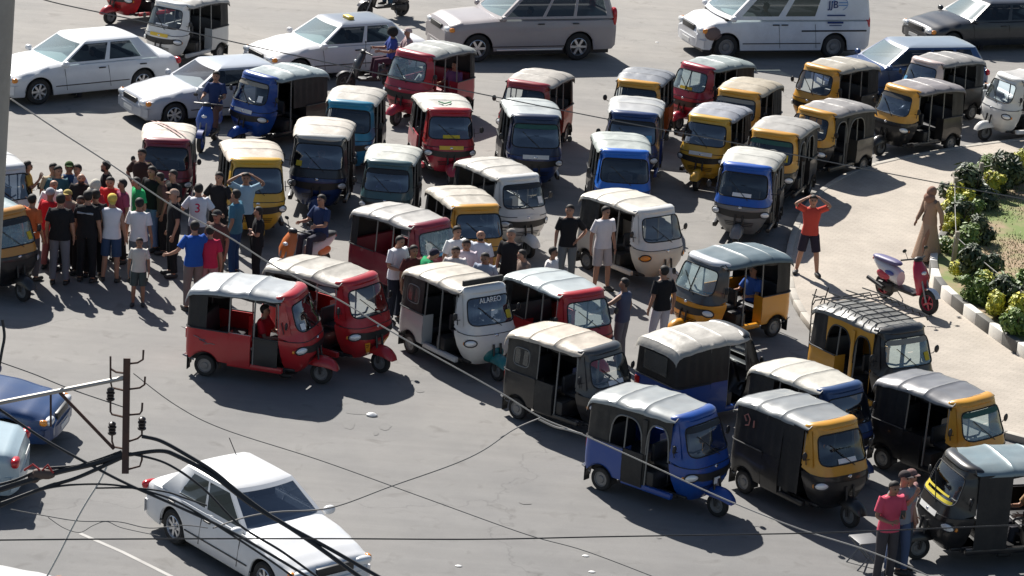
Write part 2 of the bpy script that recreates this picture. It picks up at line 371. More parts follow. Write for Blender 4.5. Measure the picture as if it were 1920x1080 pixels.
def b_arches(sg):
    def f(mb):
        rows_t, rows_b, rows_m = [], [], []
        x = .10
        spans = [(.14, .80), (.88, 1.34)]
        xs = sorted(set([.10, .14, .80, .88, 1.34, 1.36] + [lerp(a, b, k / 16) for a, b in spans for k in range(17)]))
        for x in xs:
            zl = .90 if x < .88 else .45
            for a, b in spans:
                if a <= x <= b:
                    u = abs((x - (a + b) / 2) / ((b - a) / 2)); zl = 1.0 + .46 * max(0, 1 - u ** 3.2) ** (1 / 2.0) if u < 1 else .98
            zt = roof_z(x) - .12; y = lerp(.60, .575, (x - .1) / 1.2); rows_b.append((x, sg * (y + .01), zl)); rows_t.append((x, sg * (y - .01), zt))
            rows_m.append((x, sg * y, (zl + zt) / 2))
        mb.grid([rows_b, rows_m, rows_t])
        mb.box(.795, .885, *((.585, .612) if sg > 0 else (-.612, -.585)), .37, 1.5, .008)
    return f
def b_archrim(sg, a, b):
    def f(mb):
        pts = []
        for k in range(25):
            u = -1 + 2 * k / 24; z = 1.0 + .46 * math.sqrt(max(0, 1 - abs(u) ** 3.2)); x = (a + b) / 2 + u * (b - a) / 2
            pts.append((x, sg * (lerp(.60, .575, (x - .1) / 1.2) + .014), z))
        pts = [(pts[0][0], pts[0][1], .9)] + pts + [(pts[-1][0], pts[-1][1], .9)]
        mb.tube(pts, .014, 5)
    return f
def b_side(sg, x0, x1, z0, seed=0):       # a hanging side curtain
    def f(mb):
        rows = []
        for k in range(6):
            rows.append([(x, sg * (lerp(.618, .585, k / 5) + .012 * math.sin(x * 24 + seed) * (1 - k / 6)), lerp(z0, roof_z(x) - .12, k / 5)) for x in [lerp(x0, x1, i / 16) for i in range(17)]])
        mb.grid(rows)
    return f
def b_trim(mb): mb.tube([(1.402, tab(RW, 1.4) * u, roof_z(1.4) - .025 * u * u - .065 * abs(u) ** 7 + .001) for u in [-1.0 + i / 10 for i in range(21)]], .012, 5)
def b_valance(sg):
    def f(mb): mb.grid([[(x, sg * (tab(RW, x) - .012 - .01 * k), roof_z(x) - .10 - dz - .012 * k * math.sin(x * 9)) for x in [lerp(-.3, 1.36, i / 20) for i in range(21)]] for k, dz in ((0, 0), (1, .05), (1.5, .10))])
    return f
def b_sidepanel(sg, x1=.86, z1=.90):
    def f(mb):
        rows = [[(x, sg * (.628 + .018 * math.sin(math.pi * k / 6)), lerp(.32, z1 + .0 * x, k / 6)) for x in [lerp(.43, x1, i / 6) for i in range(7)]] for k in range(7)]
        mb.grid(rows); mb.grid([rows[-1], [(x, y * .95, z) for x, y, z in rows[-1]]]); mb.grid([[r[-1] for r in rows], [(r[-1][0], r[-1][1] * .93, r[-1][2]) for r in rows]])
    return f
def b_door(sg):
    def f(mb):
        rows = []
        for i in range(13):
            x = lerp(.90, 1.36, i / 12); b = .03 * math.sin(math.pi * i / 12)
            rows.append([(x, sg * (.59 + b * math.sin(math.pi * min(1, k / 6 + .1))), lerp(.36, .86 + .02 * math.sin(math.pi * i / 12), k / 7)) for k in range(8)])
        mb.grid(rows); mb.box(.90, 1.36, *((.55, .60) if sg > 0 else (-.60, -.55)), .845, .875, .01)
    return f
def b_mirror(sg):
    def f(mb):
        c = Vector(cab(.93 * sg, 1.12)); e = c + Vector((.06, sg * .17, .10)); mb.tube([c, c + Vector((.03, sg * .12, .02)), e], .008, 5); mb.ell(e, (.022, .055, .075), 10, 6)
    return f
def b_wiper(mb): mb.tube([cab(.05, 1.02, .015), cab(-.22, 1.38, .015)], .008, 4)
def b_badge(mb): mb.ell(cab(0, .865, .004), (.02, .045, .03), 12, 6)
def b_slots(mb):
    for z in (.54, .50, .46): mb.grid([[cab(-.26 + .52 * i / 6, z + d, .006) for i in range(7)] for d in (0, .018)])
def b_strip(mb): mb.grid([[cab(-.56 + 1.12 * i / 10, z, .003) for i in range(11)] for z in (1.43, 1.515)])
def b_sticker(k): return lambda mb: mb.grid([[cab((-.45, .22, -.1)[k] + .2 * i / 3, z, .004) for i in range(4)] for z in ((1.10, 1.2), (1.12, 1.26), (1.08, 1.15))[k]])
def b_handle(sg): return lambda mb: mb.tube([cab(.97 * sg, 1.02, .02), cab(.985 * sg, 1.22, .03)], .010, 5)
def b_plate(mb): mb.grid([[cab(-.17 + .34 * i / 4, z, .014) for i in range(5)] for z in (.835, .92)])
def b_rlamp(sg): return lambda mb: mb.box(-.405, -.375, *((sg * .42, sg * .54) if sg > 0 else (-.54, -.42)), .66, .84, .01)
def b_bumper(mb): mb.tube([(-.2, -.62, .30), (-.42, -.56, .34), (-.44, 0, .34), (-.42, .56, .34), (-.2, .62, .30)], .018, 6)
def b_flap(sg): return lambda mb: mb.box(-.33, -.315, *((sg * .48, sg * .62) if sg > 0 else (-.62, -.48)), .10, .36)
TUKG = 'three wheeled auto rickshaws crowded on the square'
def tuk(key, pose, label, fc, lc, bc, rc, side='quarter', seat='seat', glass='glass', seed=0, door=None, plate=None, guard=None, mask=True, rims=None, q=.15, sidec='canvas', visor=None, amber='amber', rp='body', qw=False, extra=None, posts='pipe', roofm=None, lampm='lamp'):
    x, y, th, sc = pose
    t = thing('auto_rickshaw', label, 'auto rickshaw', (x, y, 0), R(th), sc, TUKG)
    FM, LM, BM = paint(fc), paint(lc), paint(bc); K = lambda n: ('tuk', n)
    part('windscreen_frame', K('frame'), b_frame, FM, t); part('visor', K('visor'), b_visor, paint(visor) if visor else FM, t)
    g = part('windscreen', K('glass'), b_glass, M[glass], t); part('rubber_seal', K('seal'), b_seal, M['rubber'], g); part('wiper', K('wiper'), b_wiper, M['black'], g)
    fp = part('front_panel', K('lower'), b_lower, LM, t); part('trim_line', K('crease'), b_crease, M['black'], fp)
    if mask: part('grille', K('mask'), b_mask, M['black'], fp)
    for sg in (-1, 1):
        h = part('headlight', K(('lamp', sg)), b_lamp(sg), M[lampm], t); part('bezel', K(('lr', sg)), b_lampring(sg), M['black'], h)
        part('indicator', K(('amb', sg)), b_amber(sg), M[amber], t)
        part('mirror', K(('mir', sg)), b_mirror(sg), M['black'], t)
        part('tail_light', K(('tl', sg)), b_rlamp(sg), M['red'], t)
        part('wheel_arch', K(('arch', sg)), b_arch(sg), M['black'], t); part('side_sill', K(('sill', sg)), b_sill(sg), BM, t)
        part('mud_flap', K(('flap', sg)), b_flap(sg), M['rubber'], t)
        wheel(t, 0, sg * .545, .205, .11, rm=rims)
    part('front_mudguard', K('guard'), b_guard, paint(guard) if guard else LM, t)
    wheel(t, 2.0, 0, .205, .10, rm=rims); part('fork', K('fork'), b_fork, M['black'], t)
    part('rear_tub', K('tub'), b_tub, BM, t); part('waist_rail', K('rail'), b_rail, M['black'], t)
    part('chassis', K('chassis'), b_chassis, M['black'], t); part('driver_seat', K('dseat'), b_dseat, M[seat], t)
    part('seat_base', K('sbase'), b_seatbase, M['black'], t); part('rear_seat', K('rseat'), b_rseat, M[seat], t)
    part('handlebar', K('bars'), b_bars, M['black'], t); part('canopy_frame', K('posts'), b_posts, M[posts], t)
    if qw:
        for sg in (-1, 1): part('window_piping', K(('qr', sg)), b_qrim(sg), M['pipe'], part('side_window', K(('qw', sg)), b_qwin(sg), M['plastic'], t))
    part('badge', K('badge'), b_badge, M['chrome'], fp)
    if mask: part('vents', K('slots'), b_slots, M['black'], fp)['kind'] = 'stuff'
    if seed % 3 == 1 and key != 'T3': part('sun_strip', K('strip'), b_strip, (M['black'], cloth((.05, .12, .10)), cloth((.30, .28, .24)))[seed % 7 % 3], g)
    if seed % 4 == 0: part('sticker', K(('stk', seed % 3)), b_sticker(seed % 3), (M['white'], cloth((.6, .45, .05)), cloth((.1, .3, .5)))[seed % 5 % 3], g)
    for sg in (-1, 1): part('grab_handle', K(('gh', sg)), b_handle(sg), M['black'], t)
    part('rear_bumper', K('bump'), b_bumper, M['steel'], t)
    rf = part('canopy', K(('roof', seed % 5)), b_roof(seed % 5), roofm or vinyl(tuple(c * k for c, k in zip(rc, (.90, .87, .83))) if max(rc) > .44 else rc), t)
    qq = {'quarter': q, 'open': -.10, 'closed': .86, 'arch': .12, 'pass': .86}[side]
    part('canopy_trim', K('trim'), b_trim, M['black'], rf)
    cu = part('rear_curtain', K(('curt', qq)), b_curtain(qq), M['canvas' if sidec == 'body' else sidec], t); part('rear_window', K('rwin'), b_rwin, M['plastic'], cu)
    if rp: part('side_panel', K(('rpan', rp)), b_sidepanel(-1), BM if rp == 'body' else M[rp], t)
    for sg in (-1, 1):
        part('side_valance', K(('val', sg)), b_valance(sg), M['canvas'], t)
        if side == 'closed': part('side_curtain', K(('side', sg)), b_side(sg, .86, 1.33, .45), M[sidec], t)
        if side == 'arch':
            a = part('side_arch_panel', K(('ap', sg)), b_arches(sg), BM if sidec == 'body' else M[sidec], t)
            for (u, v) in ((.14, .80), (.88, 1.34)): part('arch_trim', K(('ar', sg, u)), b_archrim(sg, u, v), M['pipe'] if sidec != 'body' else M['black'], a)
        if door: part('driver_door', K(('door', sg)), b_door(sg), M['black'] if door == 'black' else paint(door), t)
    if plate: part('number_plate', K('plate'), b_plate, M[plate], fp)
    if extra: extra(t, rf)
    return t

# ------------------------------------------------------------------ cars
def prof_w(spec, x): return tab(spec['plan'], x)
def car(spec, pose, label, col, cat='car', group='cars queuing along the far side of the square', glass='glass', key='', rims=None, roofcol=None, taxi=False, handles=True, extra=None, spokes=7, name='parked_car'):
    x0, y0, th, sc = pose
    t = thing(name, label, cat, (x0, y0, 0), R(th), sc, group)
    wb, W2, H = spec['wb'], spec['w'] / 2, spec['h']; xr, xf = spec['xr'], spec['xf']; top = spec['top']; r = spec.get('r', .31); K = lambda n: ('car', spec['id'], n)
    P = paint(col, spec.get('dirt', .12))
    def zb(x):
        z = spec.get('zb', .2)
        for c in (0, wb):
            d = r + .05
            if abs(x - c) < d: z = max(z, r + math.sqrt(d * d - (x - c) ** 2))
        e = min(x - xr, xf - x); return z + max(0, .12 - e) * .8
    xs = []; x = xr
    while x < xf: xs.append(x); x += .05
    xs.append(xf)
    def ring(x, o=0.0):
        e = min(x - xr, xf - x); w = W2 * tab(spec['plan'], x); zt = tab(top, x); b = zb(x); zs = max(b + .03, min(zt - .10, spec['zs']))
        H_ = [(0, zt + .02), (.4 * w, zt + .015), (.72 * w, zt), (.88 * w, zt - .025), (.95 * w, zt - .065), (.985 * w, lerp(zt, zs, .55)), (1.0 * w, zs), (.998 * w, lerp(zs, b, .45)), (.985 * w, max(b, .24) if b < .3 else b), (.95 * w, b)]
        H_ = [(y, max(z, b)) for y, z in H_]
        return [(x, y, z) for y, z in H_] + [(x, 0, spec.get('zb', .2) + .02)] + [(x, -y, z) for y, z in H_[:0:-1]]
    def b_body(mb):
        rows = [ring(x) for x in xs]; mb.grid([[r_[i] for i in list(range(10))] for r_ in rows]); mb.grid([[r_[i] for i in [0] + list(range(len(r_) - 1, 10, -1))] for r_ in rows])
        for rr in (rows[0], rows[-1]): mb.cap(rr)
    part('body', K('body'), b_body, P, t)
    part('underbody', K('under'), lambda mb: mb.box(xr + .15, xf - .15, -W2 * .80, W2 * .80, .17, .42), M['black'], t)
    def b_wells(c, sg):
        def f(mb):
            mb.grid([[(c + (r + .06) * math.cos(a), sg * yy, r + (r + .06) * math.sin(a)) for a in [math.pi * k / 16 for k in range(17)]] for yy in (W2 * .975, W2 * .6)])
            mb.box(c - r - .05, c + r + .05, *sorted((0, sg * W2 * .62)), .2, r * 2 + .02)
        return f
    for c in (0, wb):
        for sg in (-1, 1): part('wheel_arch', K(('well', c, sg)), b_wells(c, sg), M['rubber'], t)
    for c in (0, wb):
        for sg in (-1, 1): wheel(t, c, sg * (W2 - .13), r, .20, spokes=spokes, rm=rims or M['alloy'], key='cw')
    # greenhouse
    bx, tx = spec['gb'], spec['gt']; wbz, wtz = W2 * spec.get('gbw', .93), W2 * spec.get('gtw', .72); zb0 = spec['zg']; nf = 6
    side = spec['side']  # list of (fraction, kind) boundaries front->rear
    def loop(h, off=0.0):
        w = lerp(wbz, wtz, h ** 1.15) + off; xa = lerp(bx[0], tx[0], h) + off; xb = lerp(bx[1], tx[1], h) - off; z = lerp(zb0, H - .055, h)
        pts = []; bow = .10 * (1 - .3 * h)
        for k in range(nf + 1): y = -(k / nf) * w * .90; pts.append((xa + bow * (1 - (k / nf) ** 2) - bow, y, z))
        fr = [0] + [s for s, _ in side]
        for f in fr: pts.append((lerp(xa - .10, xb + .08, f), -w * (1 + .012 * math.sin(math.pi * f)), z))
        for k in range(nf + 1): y = -w * .90 * (1 - k / nf); pts.append((xb - bow * .6 * (1 - (1 - k / nf) ** 2) + bow * .6 * 0, y, z))
        return pts
    hs = [0, .10, .90, 1.0]; L = loop(0); n = len(L); ns = len(side)
    kinds = ['w'] * nf + ['b'] + [k for _, k in side] + ['b'] + ['r'] * nf   # windscreen, A pillar, sides, C pillar, rear glass
    def sel(kk, off=0.0):
        def f(mb):
            for sgn in (1, -1):
                for a in range(n - 1):
                    k = kinds[a]
                    for i in range(3):
                        body = (k == 'b') or (i != 1)
                        if (kk == 'b') != body: continue
                        if kk != 'b' and (k != kk[0] or (len(kk) > 1 and (kk[1] != sgn or kk[2] != a))): continue
                        A, B = loop(hs[i], off), loop(hs[i + 1], off); q_ = [A[a], A[a + 1], B[a + 1], B[a]]
                        m = 3 if kk == 'b' or k in 'wr' else 3
                        mb.grid([[Vector(q_[0]).lerp(Vector(q_[1]), u / 1) * 1 if True else 0 for u in (0, 1)], [Vector(q_[3]).lerp(Vector(q_[2]), u) for u in (0, 1)]] if sgn == 1 else [[(p[0], -p[1], p[2]) for p in (q_[0], q_[1])], [(p[0], -p[1], p[2]) for p in (q_[3], q_[2])]])
        return f
    part('pillars', K('pillars'), sel('b'), P, t)
    def b_roofp(mb):
        rows = []; A = loop(1.0)
        full = A + [(p[0], -p[1], p[2]) for p in A[::-1][1:-1]]; cx = (tx[0] + tx[1]) / 2
        for s, dz in ((1, 0), (.93, .022), (.75, .042), (.4, .054), (.01, .057)): rows.append([(cx + (p[0] - cx) * s, p[1] * s, p[2] + dz) for p in full])
        mb.grid(rows, True)
    part('roof', K('roof'), b_roofp, paint(roofcol, .1) if roofcol else P, t)
    G = M[glass]
    part('windscreen', K('ws'), sel('w', -.006), G, t); part('rear_window', K('rw'), sel('r', -.006), G, t)
    for a in range(n - 1):
        if kinds[a] == 's':
            for sgn in (1, -1): part('side_window', K(('sw', a, sgn)), sel(('s', sgn, a), -.006), M['sglass'], t)
    # interior
    def b_seats(mb):
        for sg in (-1, 1):
            mb.box(bx[0] - 1.25, bx[0] - .75, sg * .38 - .24, sg * .38 + .24, .35, .55, .04); mb.box(bx[0] - 1.38, bx[0] - 1.22, sg * .38 - .24, sg * .38 + .24, .45, 1.08, .05)
        mb.box(bx[0] - 2.2, bx[0] - 2.05, -.6, .6, .45, 1.0, .05)
    part('seats', K('seats'), b_seats, M['seat'], t)
    part('dashboard', K('dash'), lambda mb: mb.box(bx[0] - .45, bx[0] - .05, -W2 * .82, W2 * .82, .6, zb0 + .01, .04), M['black'], t)
    zn = tab(top, xf - .1)
    hz = spec.get('lz', .62)
    for sg in (-1, 1):
        part('headlight', K(('hl', sg)), lambda mb: mb.ell((xf - .085, sg * W2 * .70, hz), (.08, .17, .075), 14, 8, e=.8), M['lamp'], t)
        part('indicator', K(('in', sg)), lambda mb: mb.ell((xf - .16, sg * W2 * .885, hz), (.08, .05, .06), 10, 6, e=.8), M['amber'], t)
        part('tail_light', K(('tl', sg)), lambda mb: mb.ell((xr + .06, sg * W2 * .78, spec.get('tz', .74)), (.07, .15, .08 * spec.get('tlh', 1)), 12, 8, e=.7), M['red'], t)
        part('mirror', K(('mi', sg)), lambda mb: mb.ell((bx[0] - .16, sg * (W2 + .07), zb0 + .05), (.07, .11, .075), 12, 8, e=.8), P, t)
        for hi_, f in enumerate(spec.get('hx', (.42, .82))): xx = lerp(bx[0], bx[1], f); part('door_handle', K(('dh', sg, hi_)), lambda mb: mb.box(xx - .09, xx + .09, *sorted((sg * W2 * .985, sg * (W2 * 1.0 + .015))), zb0 - .14, zb0 - .11, .006), M['black'], t)
        def b_seams(mb):
            for f in spec.get('sx', (.06, .48, .92)):
                xx = lerp(bx[0], bx[1], f); pts = []
                for k in range(5):
                    zt = tab(top, xx); z = lerp(zt - .12, .30, k / 4); pts.append((xx - .02 * k, sg * W2 * tab(spec['plan'], xx) * (.995 if k else .985) + sg * .002, z))
                if zb(xx) < .3: mb.tube(pts, .006, 4)
            mb.tube([(lerp(.40, wb - .42, k / 6), sg * (W2 + .004), .42) for k in range(7)], .014, 4)
        part('door_seams', K(('ds', sg)), b_seams, M['black'], t)
    part('grille', K('gr'), lambda mb: mb.box(xf - .06, xf + .004, -W2 * .42, W2 * .42, hz - .07, hz + .07, .01), M['black'], t)
    part('front_bumper', K('fb'), lambda mb: mb.grid([[(xf + .035 - .16 * abs(u) ** 4, u * W2 * .93, z) for u in [-1 + k / 8 for k in range(17)]] for z in (.28, .38, .47, .49)]).grid([[(xf + .03 - .16 * abs(u) ** 4 - d, u * W2 * .93, .49) for u in [-1 + k / 8 for k in range(17)]] for d in (0, .1)]), P if spec.get('bb', 1) else M['black'], t)
    part('rear_bumper', K('rb'), lambda mb: mb.grid([[(xr - .035 + .14 * abs(u) ** 4, u * W2 * .93, z) for u in [-1 + k / 8 for k in range(17)]] for z in (.28, .38, .50, .52)]).grid([[(xr - .03 + .14 * abs(u) ** 4 + d, u * W2 * .93, .52) for u in [-1 + k / 8 for k in range(17)]] for d in (0, .1)]), P if spec.get('bb', 1) else M['black'], t)
    part('number_plate', K('np'), lambda mb: mb.box(xf + .035, xf + .045, -.24, .24, .33, .43), M['plate'], t)
    part('rear_number_plate', K('rnp'), lambda mb: mb.box(xr - .05, xr - .04, -.24, .24, .62, .72), M['plate'], t)
    if extra: extra(t)
    return t
def sedan(id, wb=2.8, w=1.76, h=1.43, fo=.82, ro=1.05, wag=False, dirt=.12, r=.31):
    xf, xr = wb + fo, -ro; hb = wb - .58
    s = dict(id=id, wb=wb, w=w, h=h, xf=xf, xr=xr, zs=.60, zg=.90, r=r, dirt=dirt,
        plan=[(xr, .80), (xr + .12, .90), (xr + .5, .97), (xr + 1.2, 1.0), (xf - 1.0, 1.0), (xf - .5, .965), (xf - .16, .90), (xf, .76)],
        gb=(hb + .10, -.48), gt=(hb - .62, .02 if not wag else -.55), side=[(.03, 'b'), (.46, 's'), (.51, 'b'), (.88, 's'), (1.0, 'b')])
    if wag: s['gb'] = (hb + .1, -.86); s['top'] = [(xr, .70), (xr + .06, .86), (xr + .3, .93), (hb, .93), (xf - .5, .80), (xf - .14, .71), (xf, .58)]; s['side'] = [(.03, 'b'), (.36, 's'), (.40, 'b'), (.68, 's'), (.72, 'b'), (.93, 's'), (1.0, 'b')]
    else: s['top'] = [(xr, .64), (xr + .05, .80), (xr + .20, .89), (-.45, .93), (hb, .94), (hb + .3, .915), (xf - .5, .80), (xf - .14, .71), (xf, .56)]
    return s

# ------------------------------------------------------------------ people
V = Vector
def joints(**o):
    J = dict(pel=(0, 0, .95), wai=(0, 0, 1.10), che=(.0, 0, 1.28), nkb=(-.01, 0, 1.46), nek=(.0, 0, 1.53), hea=(.025, 0, 1.63), top=(.01, 0, 1.70),
        shL=(0, .165, 1.43), elL=(-.03, .235, 1.15), wrL=(.05, .25, .92), haL=(.075, .25, .84),
        shR=(0, -.165, 1.43), elR=(-.03, -.235, 1.15), wrR=(.05, -.25, .92), haR=(.075, -.25, .84),
        hiL=(0, .09, .92), knL=(.02, .11, .50), anL=(-.02, .12, .09), toL=(.13, .14, .03),
        hiR=(0, -.09, .92), knR=(.03, -.11, .50), anR=(0, -.12, .09), toR=(.15, -.14, .03))
    lean = o.pop('lean', 0); turn = o.pop('turn', 0)
    J.update(o); J = {k: V(v) for k, v in J.items()}
    if lean:
        Mx = Matrix.Translation((0, 0, .95)) @ Matrix.Rotation(lean, 4, 'Y') @ Matrix.Translation((0, 0, -.95))
        for k in ('wai', 'che', 'nkb', 'nek', 'hea', 'top', 'shL', 'elL', 'wrL', 'haL', 'shR', 'elR', 'wrR', 'haR'): J[k] = Mx @ J[k]
    if turn:
        Mx = Matrix.Rotation(turn, 4, 'Z')
        for k in ('hea', 'top'): J[k] = J['nek'] + Mx @ (J[k] - J['nek'])
    J['turn'] = turn
    return J
POSE = dict(
 stand=lambda: joints(), relax=lambda: joints(knL=(.07, .12, .5), anL=(.03, .15, .09), toL=(.17, .2, .03), elR=(-.06, -.24, 1.15), wrR=(.0, -.27, .91), haR=(.02, -.27, .83), turn=.3),
 lookdown=lambda: joints(hea=(.06, 0, 1.61), top=(.07, 0, 1.69), lean=.06),
 hips=lambda: joints(elL=(-.07, .36, 1.20), wrL=(.03, .20, 1.05), haL=(.08, .15, 1.0), elR=(-.07, -.36, 1.20), wrR=(.03, -.20, 1.05), haR=(.08, -.15, 1.0)),
 onehip=lambda: joints(elL=(-.07, .36, 1.20), wrL=(.03, .20, 1.05), haL=(.08, .15, 1.0), turn=-.4),
 apart=lambda: joints(elL=(.02, .32, 1.19), wrL=(.18, .43, 1.08), haL=(.24, .47, 1.06), elR=(.02, -.32, 1.19), wrR=(.18, -.43, 1.08), haR=(.24, -.47, 1.06)),
 phone=lambda: joints(elL=(.02, .24, 1.15), wrL=(.24, .12, 1.18), haL=(.30, .08, 1.22), elR=(.02, -.24, 1.15), wrR=(.22, -.12, 1.12), haR=(.29, -.06, 1.15), hea=(.06, 0, 1.61), top=(.06, 0, 1.69)),
 crossed=lambda: joints(elL=(.03, .25, 1.17), wrL=(.17, -.03, 1.20), haL=(.16, -.10, 1.21), elR=(.03, -.25, 1.17), wrR=(.20, .03, 1.16), haR=(.18, .10, 1.17)),
 point=lambda: joints(elR=(.12, -.38, 1.36), wrR=(.26, -.58, 1.38), haR=(.31, -.66, 1.39), turn=-.4),
 armout=lambda: joints(elL=(.04, .42, 1.34), wrL=(.10, .66, 1.30), haL=(.13, .74, 1.29), turn=.5),
 headhold=lambda: joints(elL=(.06, .38, 1.55), wrL=(.04, .17, 1.68), haL=(.02, .10, 1.72), elR=(.06, -.38, 1.55), wrR=(.04, -.17, 1.68), haR=(.02, -.10, 1.72), anL=(.05, .22, .09), toL=(.2, .26, .03), knL=(.05, .17, .5), anR=(-.08, -.2, .09), toR=(.06, -.25, .03), knR=(0, -.15, .5)),
 gesture=lambda: joints(elR=(.10, -.28, 1.24), wrR=(.24, -.30, 1.44), haR=(.27, -.30, 1.52), turn=-.2),
 walk=lambda: joints(knL=(.18, .10, .52), anL=(.22, .11, .12), toL=(.36, .12, .08), knR=(-.05, -.10, .50), anR=(-.30, -.11, .14), toR=(-.18, -.12, .03), elL=(-.12, .23, 1.17), wrL=(-.14, .24, .93), haL=(-.13, .24, .85), elR=(.05, -.23, 1.16), wrR=(.20, -.22, .97), haR=(.25, -.21, .90), lean=.05),
 bend=lambda: joints(lean=.35, hea=(.08, 0, 1.60), top=(.09, 0, 1.68), elL=(.10, .24, 1.18), wrL=(.26, .16, 1.08), haL=(.33, .13, 1.06)),
 sit=lambda: joints(knL=(.42, .13, .92), anL=(.46, .14, .50), toL=(.60, .15, .45), knR=(.42, -.13, .92), anR=(.46, -.14, .50), toR=(.60, -.15, .45), elL=(.12, .25, 1.18), wrL=(.34, .22, 1.20), haL=(.42, .22, 1.20), elR=(.12, -.25, 1.18), wrR=(.34, -.22, 1.20), haR=(.42, -.22, 1.20)),
)
def skin_mesh(nodes, edges, radii, root, sub=1):
    me = bpy.data.meshes.new('body'); me.from_pydata([tuple(n) for n in nodes], edges, [])
    ob = bpy.data.objects.new('tmp', me); C.objects.link(ob)
    m = ob.modifiers.new('s', 'SKIN'); m.use_smooth_shade = True; m.branch_smoothing = .6
    lay = me.skin_vertices[0].data
    for i, r in enumerate(radii): lay[i].radius = r if isinstance(r, tuple) else (r, r); lay[i].use_root = (i == root)
    s = ob.modifiers.new('d', 'SUBSURF'); s.levels = sub; s.render_levels = sub
    bpy.context.view_layer.update()
    res = bpy.data.meshes.new_from_object(ob.evaluated_get(bpy.context.evaluated_depsgraph_get()))
    C.objects.unlink(ob); bpy.data.objects.remove(ob)
    return res
def body_mesh(J):
    nodes, edges, rad = [], [], []
    def n(p, r, par=None):
        nodes.append(V(p)); rad.append(r); i = len(nodes) - 1
        if par is not None: edges.append((par, i))
        return i
    pel = n(J['pel'], (.10, .085)); w = n(J['wai'], (.10, .08), pel); c = n(J['che'], (.115, .085), w); nb = n(J['nkb'] - V((0, 0, .02)), (.062, .055), c)
    nk = n(J['nek'], .052, nb); hd = n(J['hea'] - V((0, 0, .03)), .078, nk); h2 = n(J['hea'] + V((0, 0, .035)), (.088, .084), hd); n(J['top'] + V((0, 0, .025)), .062, h2)
    for s in 'LR':
        sg = 1 if s == 'L' else -1
        sh = n(J['sh' + s] - V((0, 0, .01)), .05, nb); e = n(J['el' + s], .043, sh); wr = n(J['wr' + s], .029, e)
        d = (J['ha' + s] - J['wr' + s]); dn = d.normalized(); side = dn.cross(V((0, sg, .3))).normalized() if abs(dn.y) < .8 else dn.cross(V((0, 0, 1))).normalized()
        pm = n(J['wr' + s] + dn * .05, .032, wr)
        for k, L in zip((-1.5, -.5, .5, 1.5), (.06, .075, .07, .055)):
            k1 = n(J['wr' + s] + dn * .095 + side * (k * .019), .010, pm); n(J['wr' + s] + dn * (.095 + L) + side * (k * .021) + dn.cross(side) * .012, .0085, k1)
        t1 = n(J['wr' + s] + dn * .05 + side * .045, .011, pm); n(J['wr' + s] + dn * .085 + side * .06, .0095, t1)
        hi = n(J['hi' + s], .095, pel); kn = n(J['kn' + s], .062, hi); mid = n(J['kn' + s].lerp(J['an' + s], .35), .06, kn); an = n(J['an' + s], .04, mid); n(J['to' + s], .035, an)
    me = skin_mesh(nodes, edges, rad, 0)
    # face: nose and ears grown onto the head surface
    Mz = Matrix.Rotation(J['turn'], 3, 'Z'); H = J['hea']
    for v in me.vertices:
        d = Mz.inverted() @ (v.co - H)
        if abs(d.z) < .13 and d.length < .17:
            if d.x > .05 and abs(d.y) < .03 and abs(d.z + .005) < .04: v.co += Mz @ V((.022, 0, 0))
            if abs(d.x) < .035 and abs(d.y) > .06 and abs(d.z) < .04: v.co += Mz @ V((0, math.copysign(.014, d.y), 0))
    me.materials.clear(); me.materials.append(None); me.name = 'body'; return me
def ring_at(c, rx, ry, n=14, tilt=0.0, e=.85):
    return [V((c[0] + rx * math.copysign(abs(math.cos(a)) ** e, math.cos(a)), c[1] + ry * math.copysign(abs(math.sin(a)) ** e, math.sin(a)), c[2] - tilt * rx * math.cos(a))) for a in [2 * math.pi * k / n for k in range(n)]]
def m_shirt(J, sleeve='short', fit=1.0, seed=0):
    mb = MB(); rnd = random.Random(seed)
    sp = [(J['pel'].lerp(J['wai'], -.35), .132, .188), (J['pel'].lerp(J['wai'], .4), .128, .178), (J['wai'], .118, .160), (J['wai'].lerp(J['che'], .55), .124, .172), (J['che'], .130, .188), (J['che'].lerp(J['nkb'], .5), .122, .200), (J['che'].lerp(J['nkb'], .80), .108, .198), (J['che'].lerp(J['nkb'], .98), .092, .165), (J['nkb'] + (J['nek'] - J['nkb']) * .22, .078, .105), (J['nkb'] + (J['nek'] - J['nkb']) * .45, .062, .066)]
    tl = (J['nkb'] - J['pel']); tl = tl.x / max(.1, tl.z)
    mb.grid([[p + V((rnd.uniform(-.004, .004), rnd.uniform(-.004, .004), 0)) for p in ring_at(c, rx * fit, ry * fit, 16, tl)] for c, rx, ry in sp], True)
    for s in 'LR':
        a, b, c = J['sh' + s], J['el' + s], J['wr' + s]; a0 = a.lerp(J['che'], .25)
        if sleeve == 'short': mb.tube([a0, a, a.lerp(b, .3), a.lerp(b, .72)], [.07, .074, .070, .072], 10)
        elif sleeve == 'long': mb.tube([a0, a, a.lerp(b, .5), b, b.lerp(c, .5), b.lerp(c, .95)], [.07, .076, .067, .058, .05, .043], 10)
    me = mb.mesh('shirt', True, 60); return me
def m_trousers(J, kind='long'):
    mb = MB(); up = (J['wai'] - J['pel'])
    mb.grid([ring_at(J['pel'] + up * f, rx, ry, 14) for f, rx, ry in ((.42, .108, .150), (.0, .120, .165), (-.25, .118, .172), (-.5, .09, .15))], True)
    for s in 'LR':
        h, k, a = J['hi' + s], J['kn' + s], J['an' + s]; p0 = h + (J['pel'] - h) * .3 + V((0, 0, .02))
        if kind == 'long': mb.tube([p0, h.lerp(k, .1), h.lerp(k, .5), k, k.lerp(a, .5), k.lerp(a, .93)], [.09, .105, .092, .075, .068, .066], 10)
        else: mb.tube([p0, h.lerp(k, .1), h.lerp(k, .5), h.lerp(k, .92)], [.09, .107, .10, .096], 10)
    return mb.mesh('trousers', True, 60)
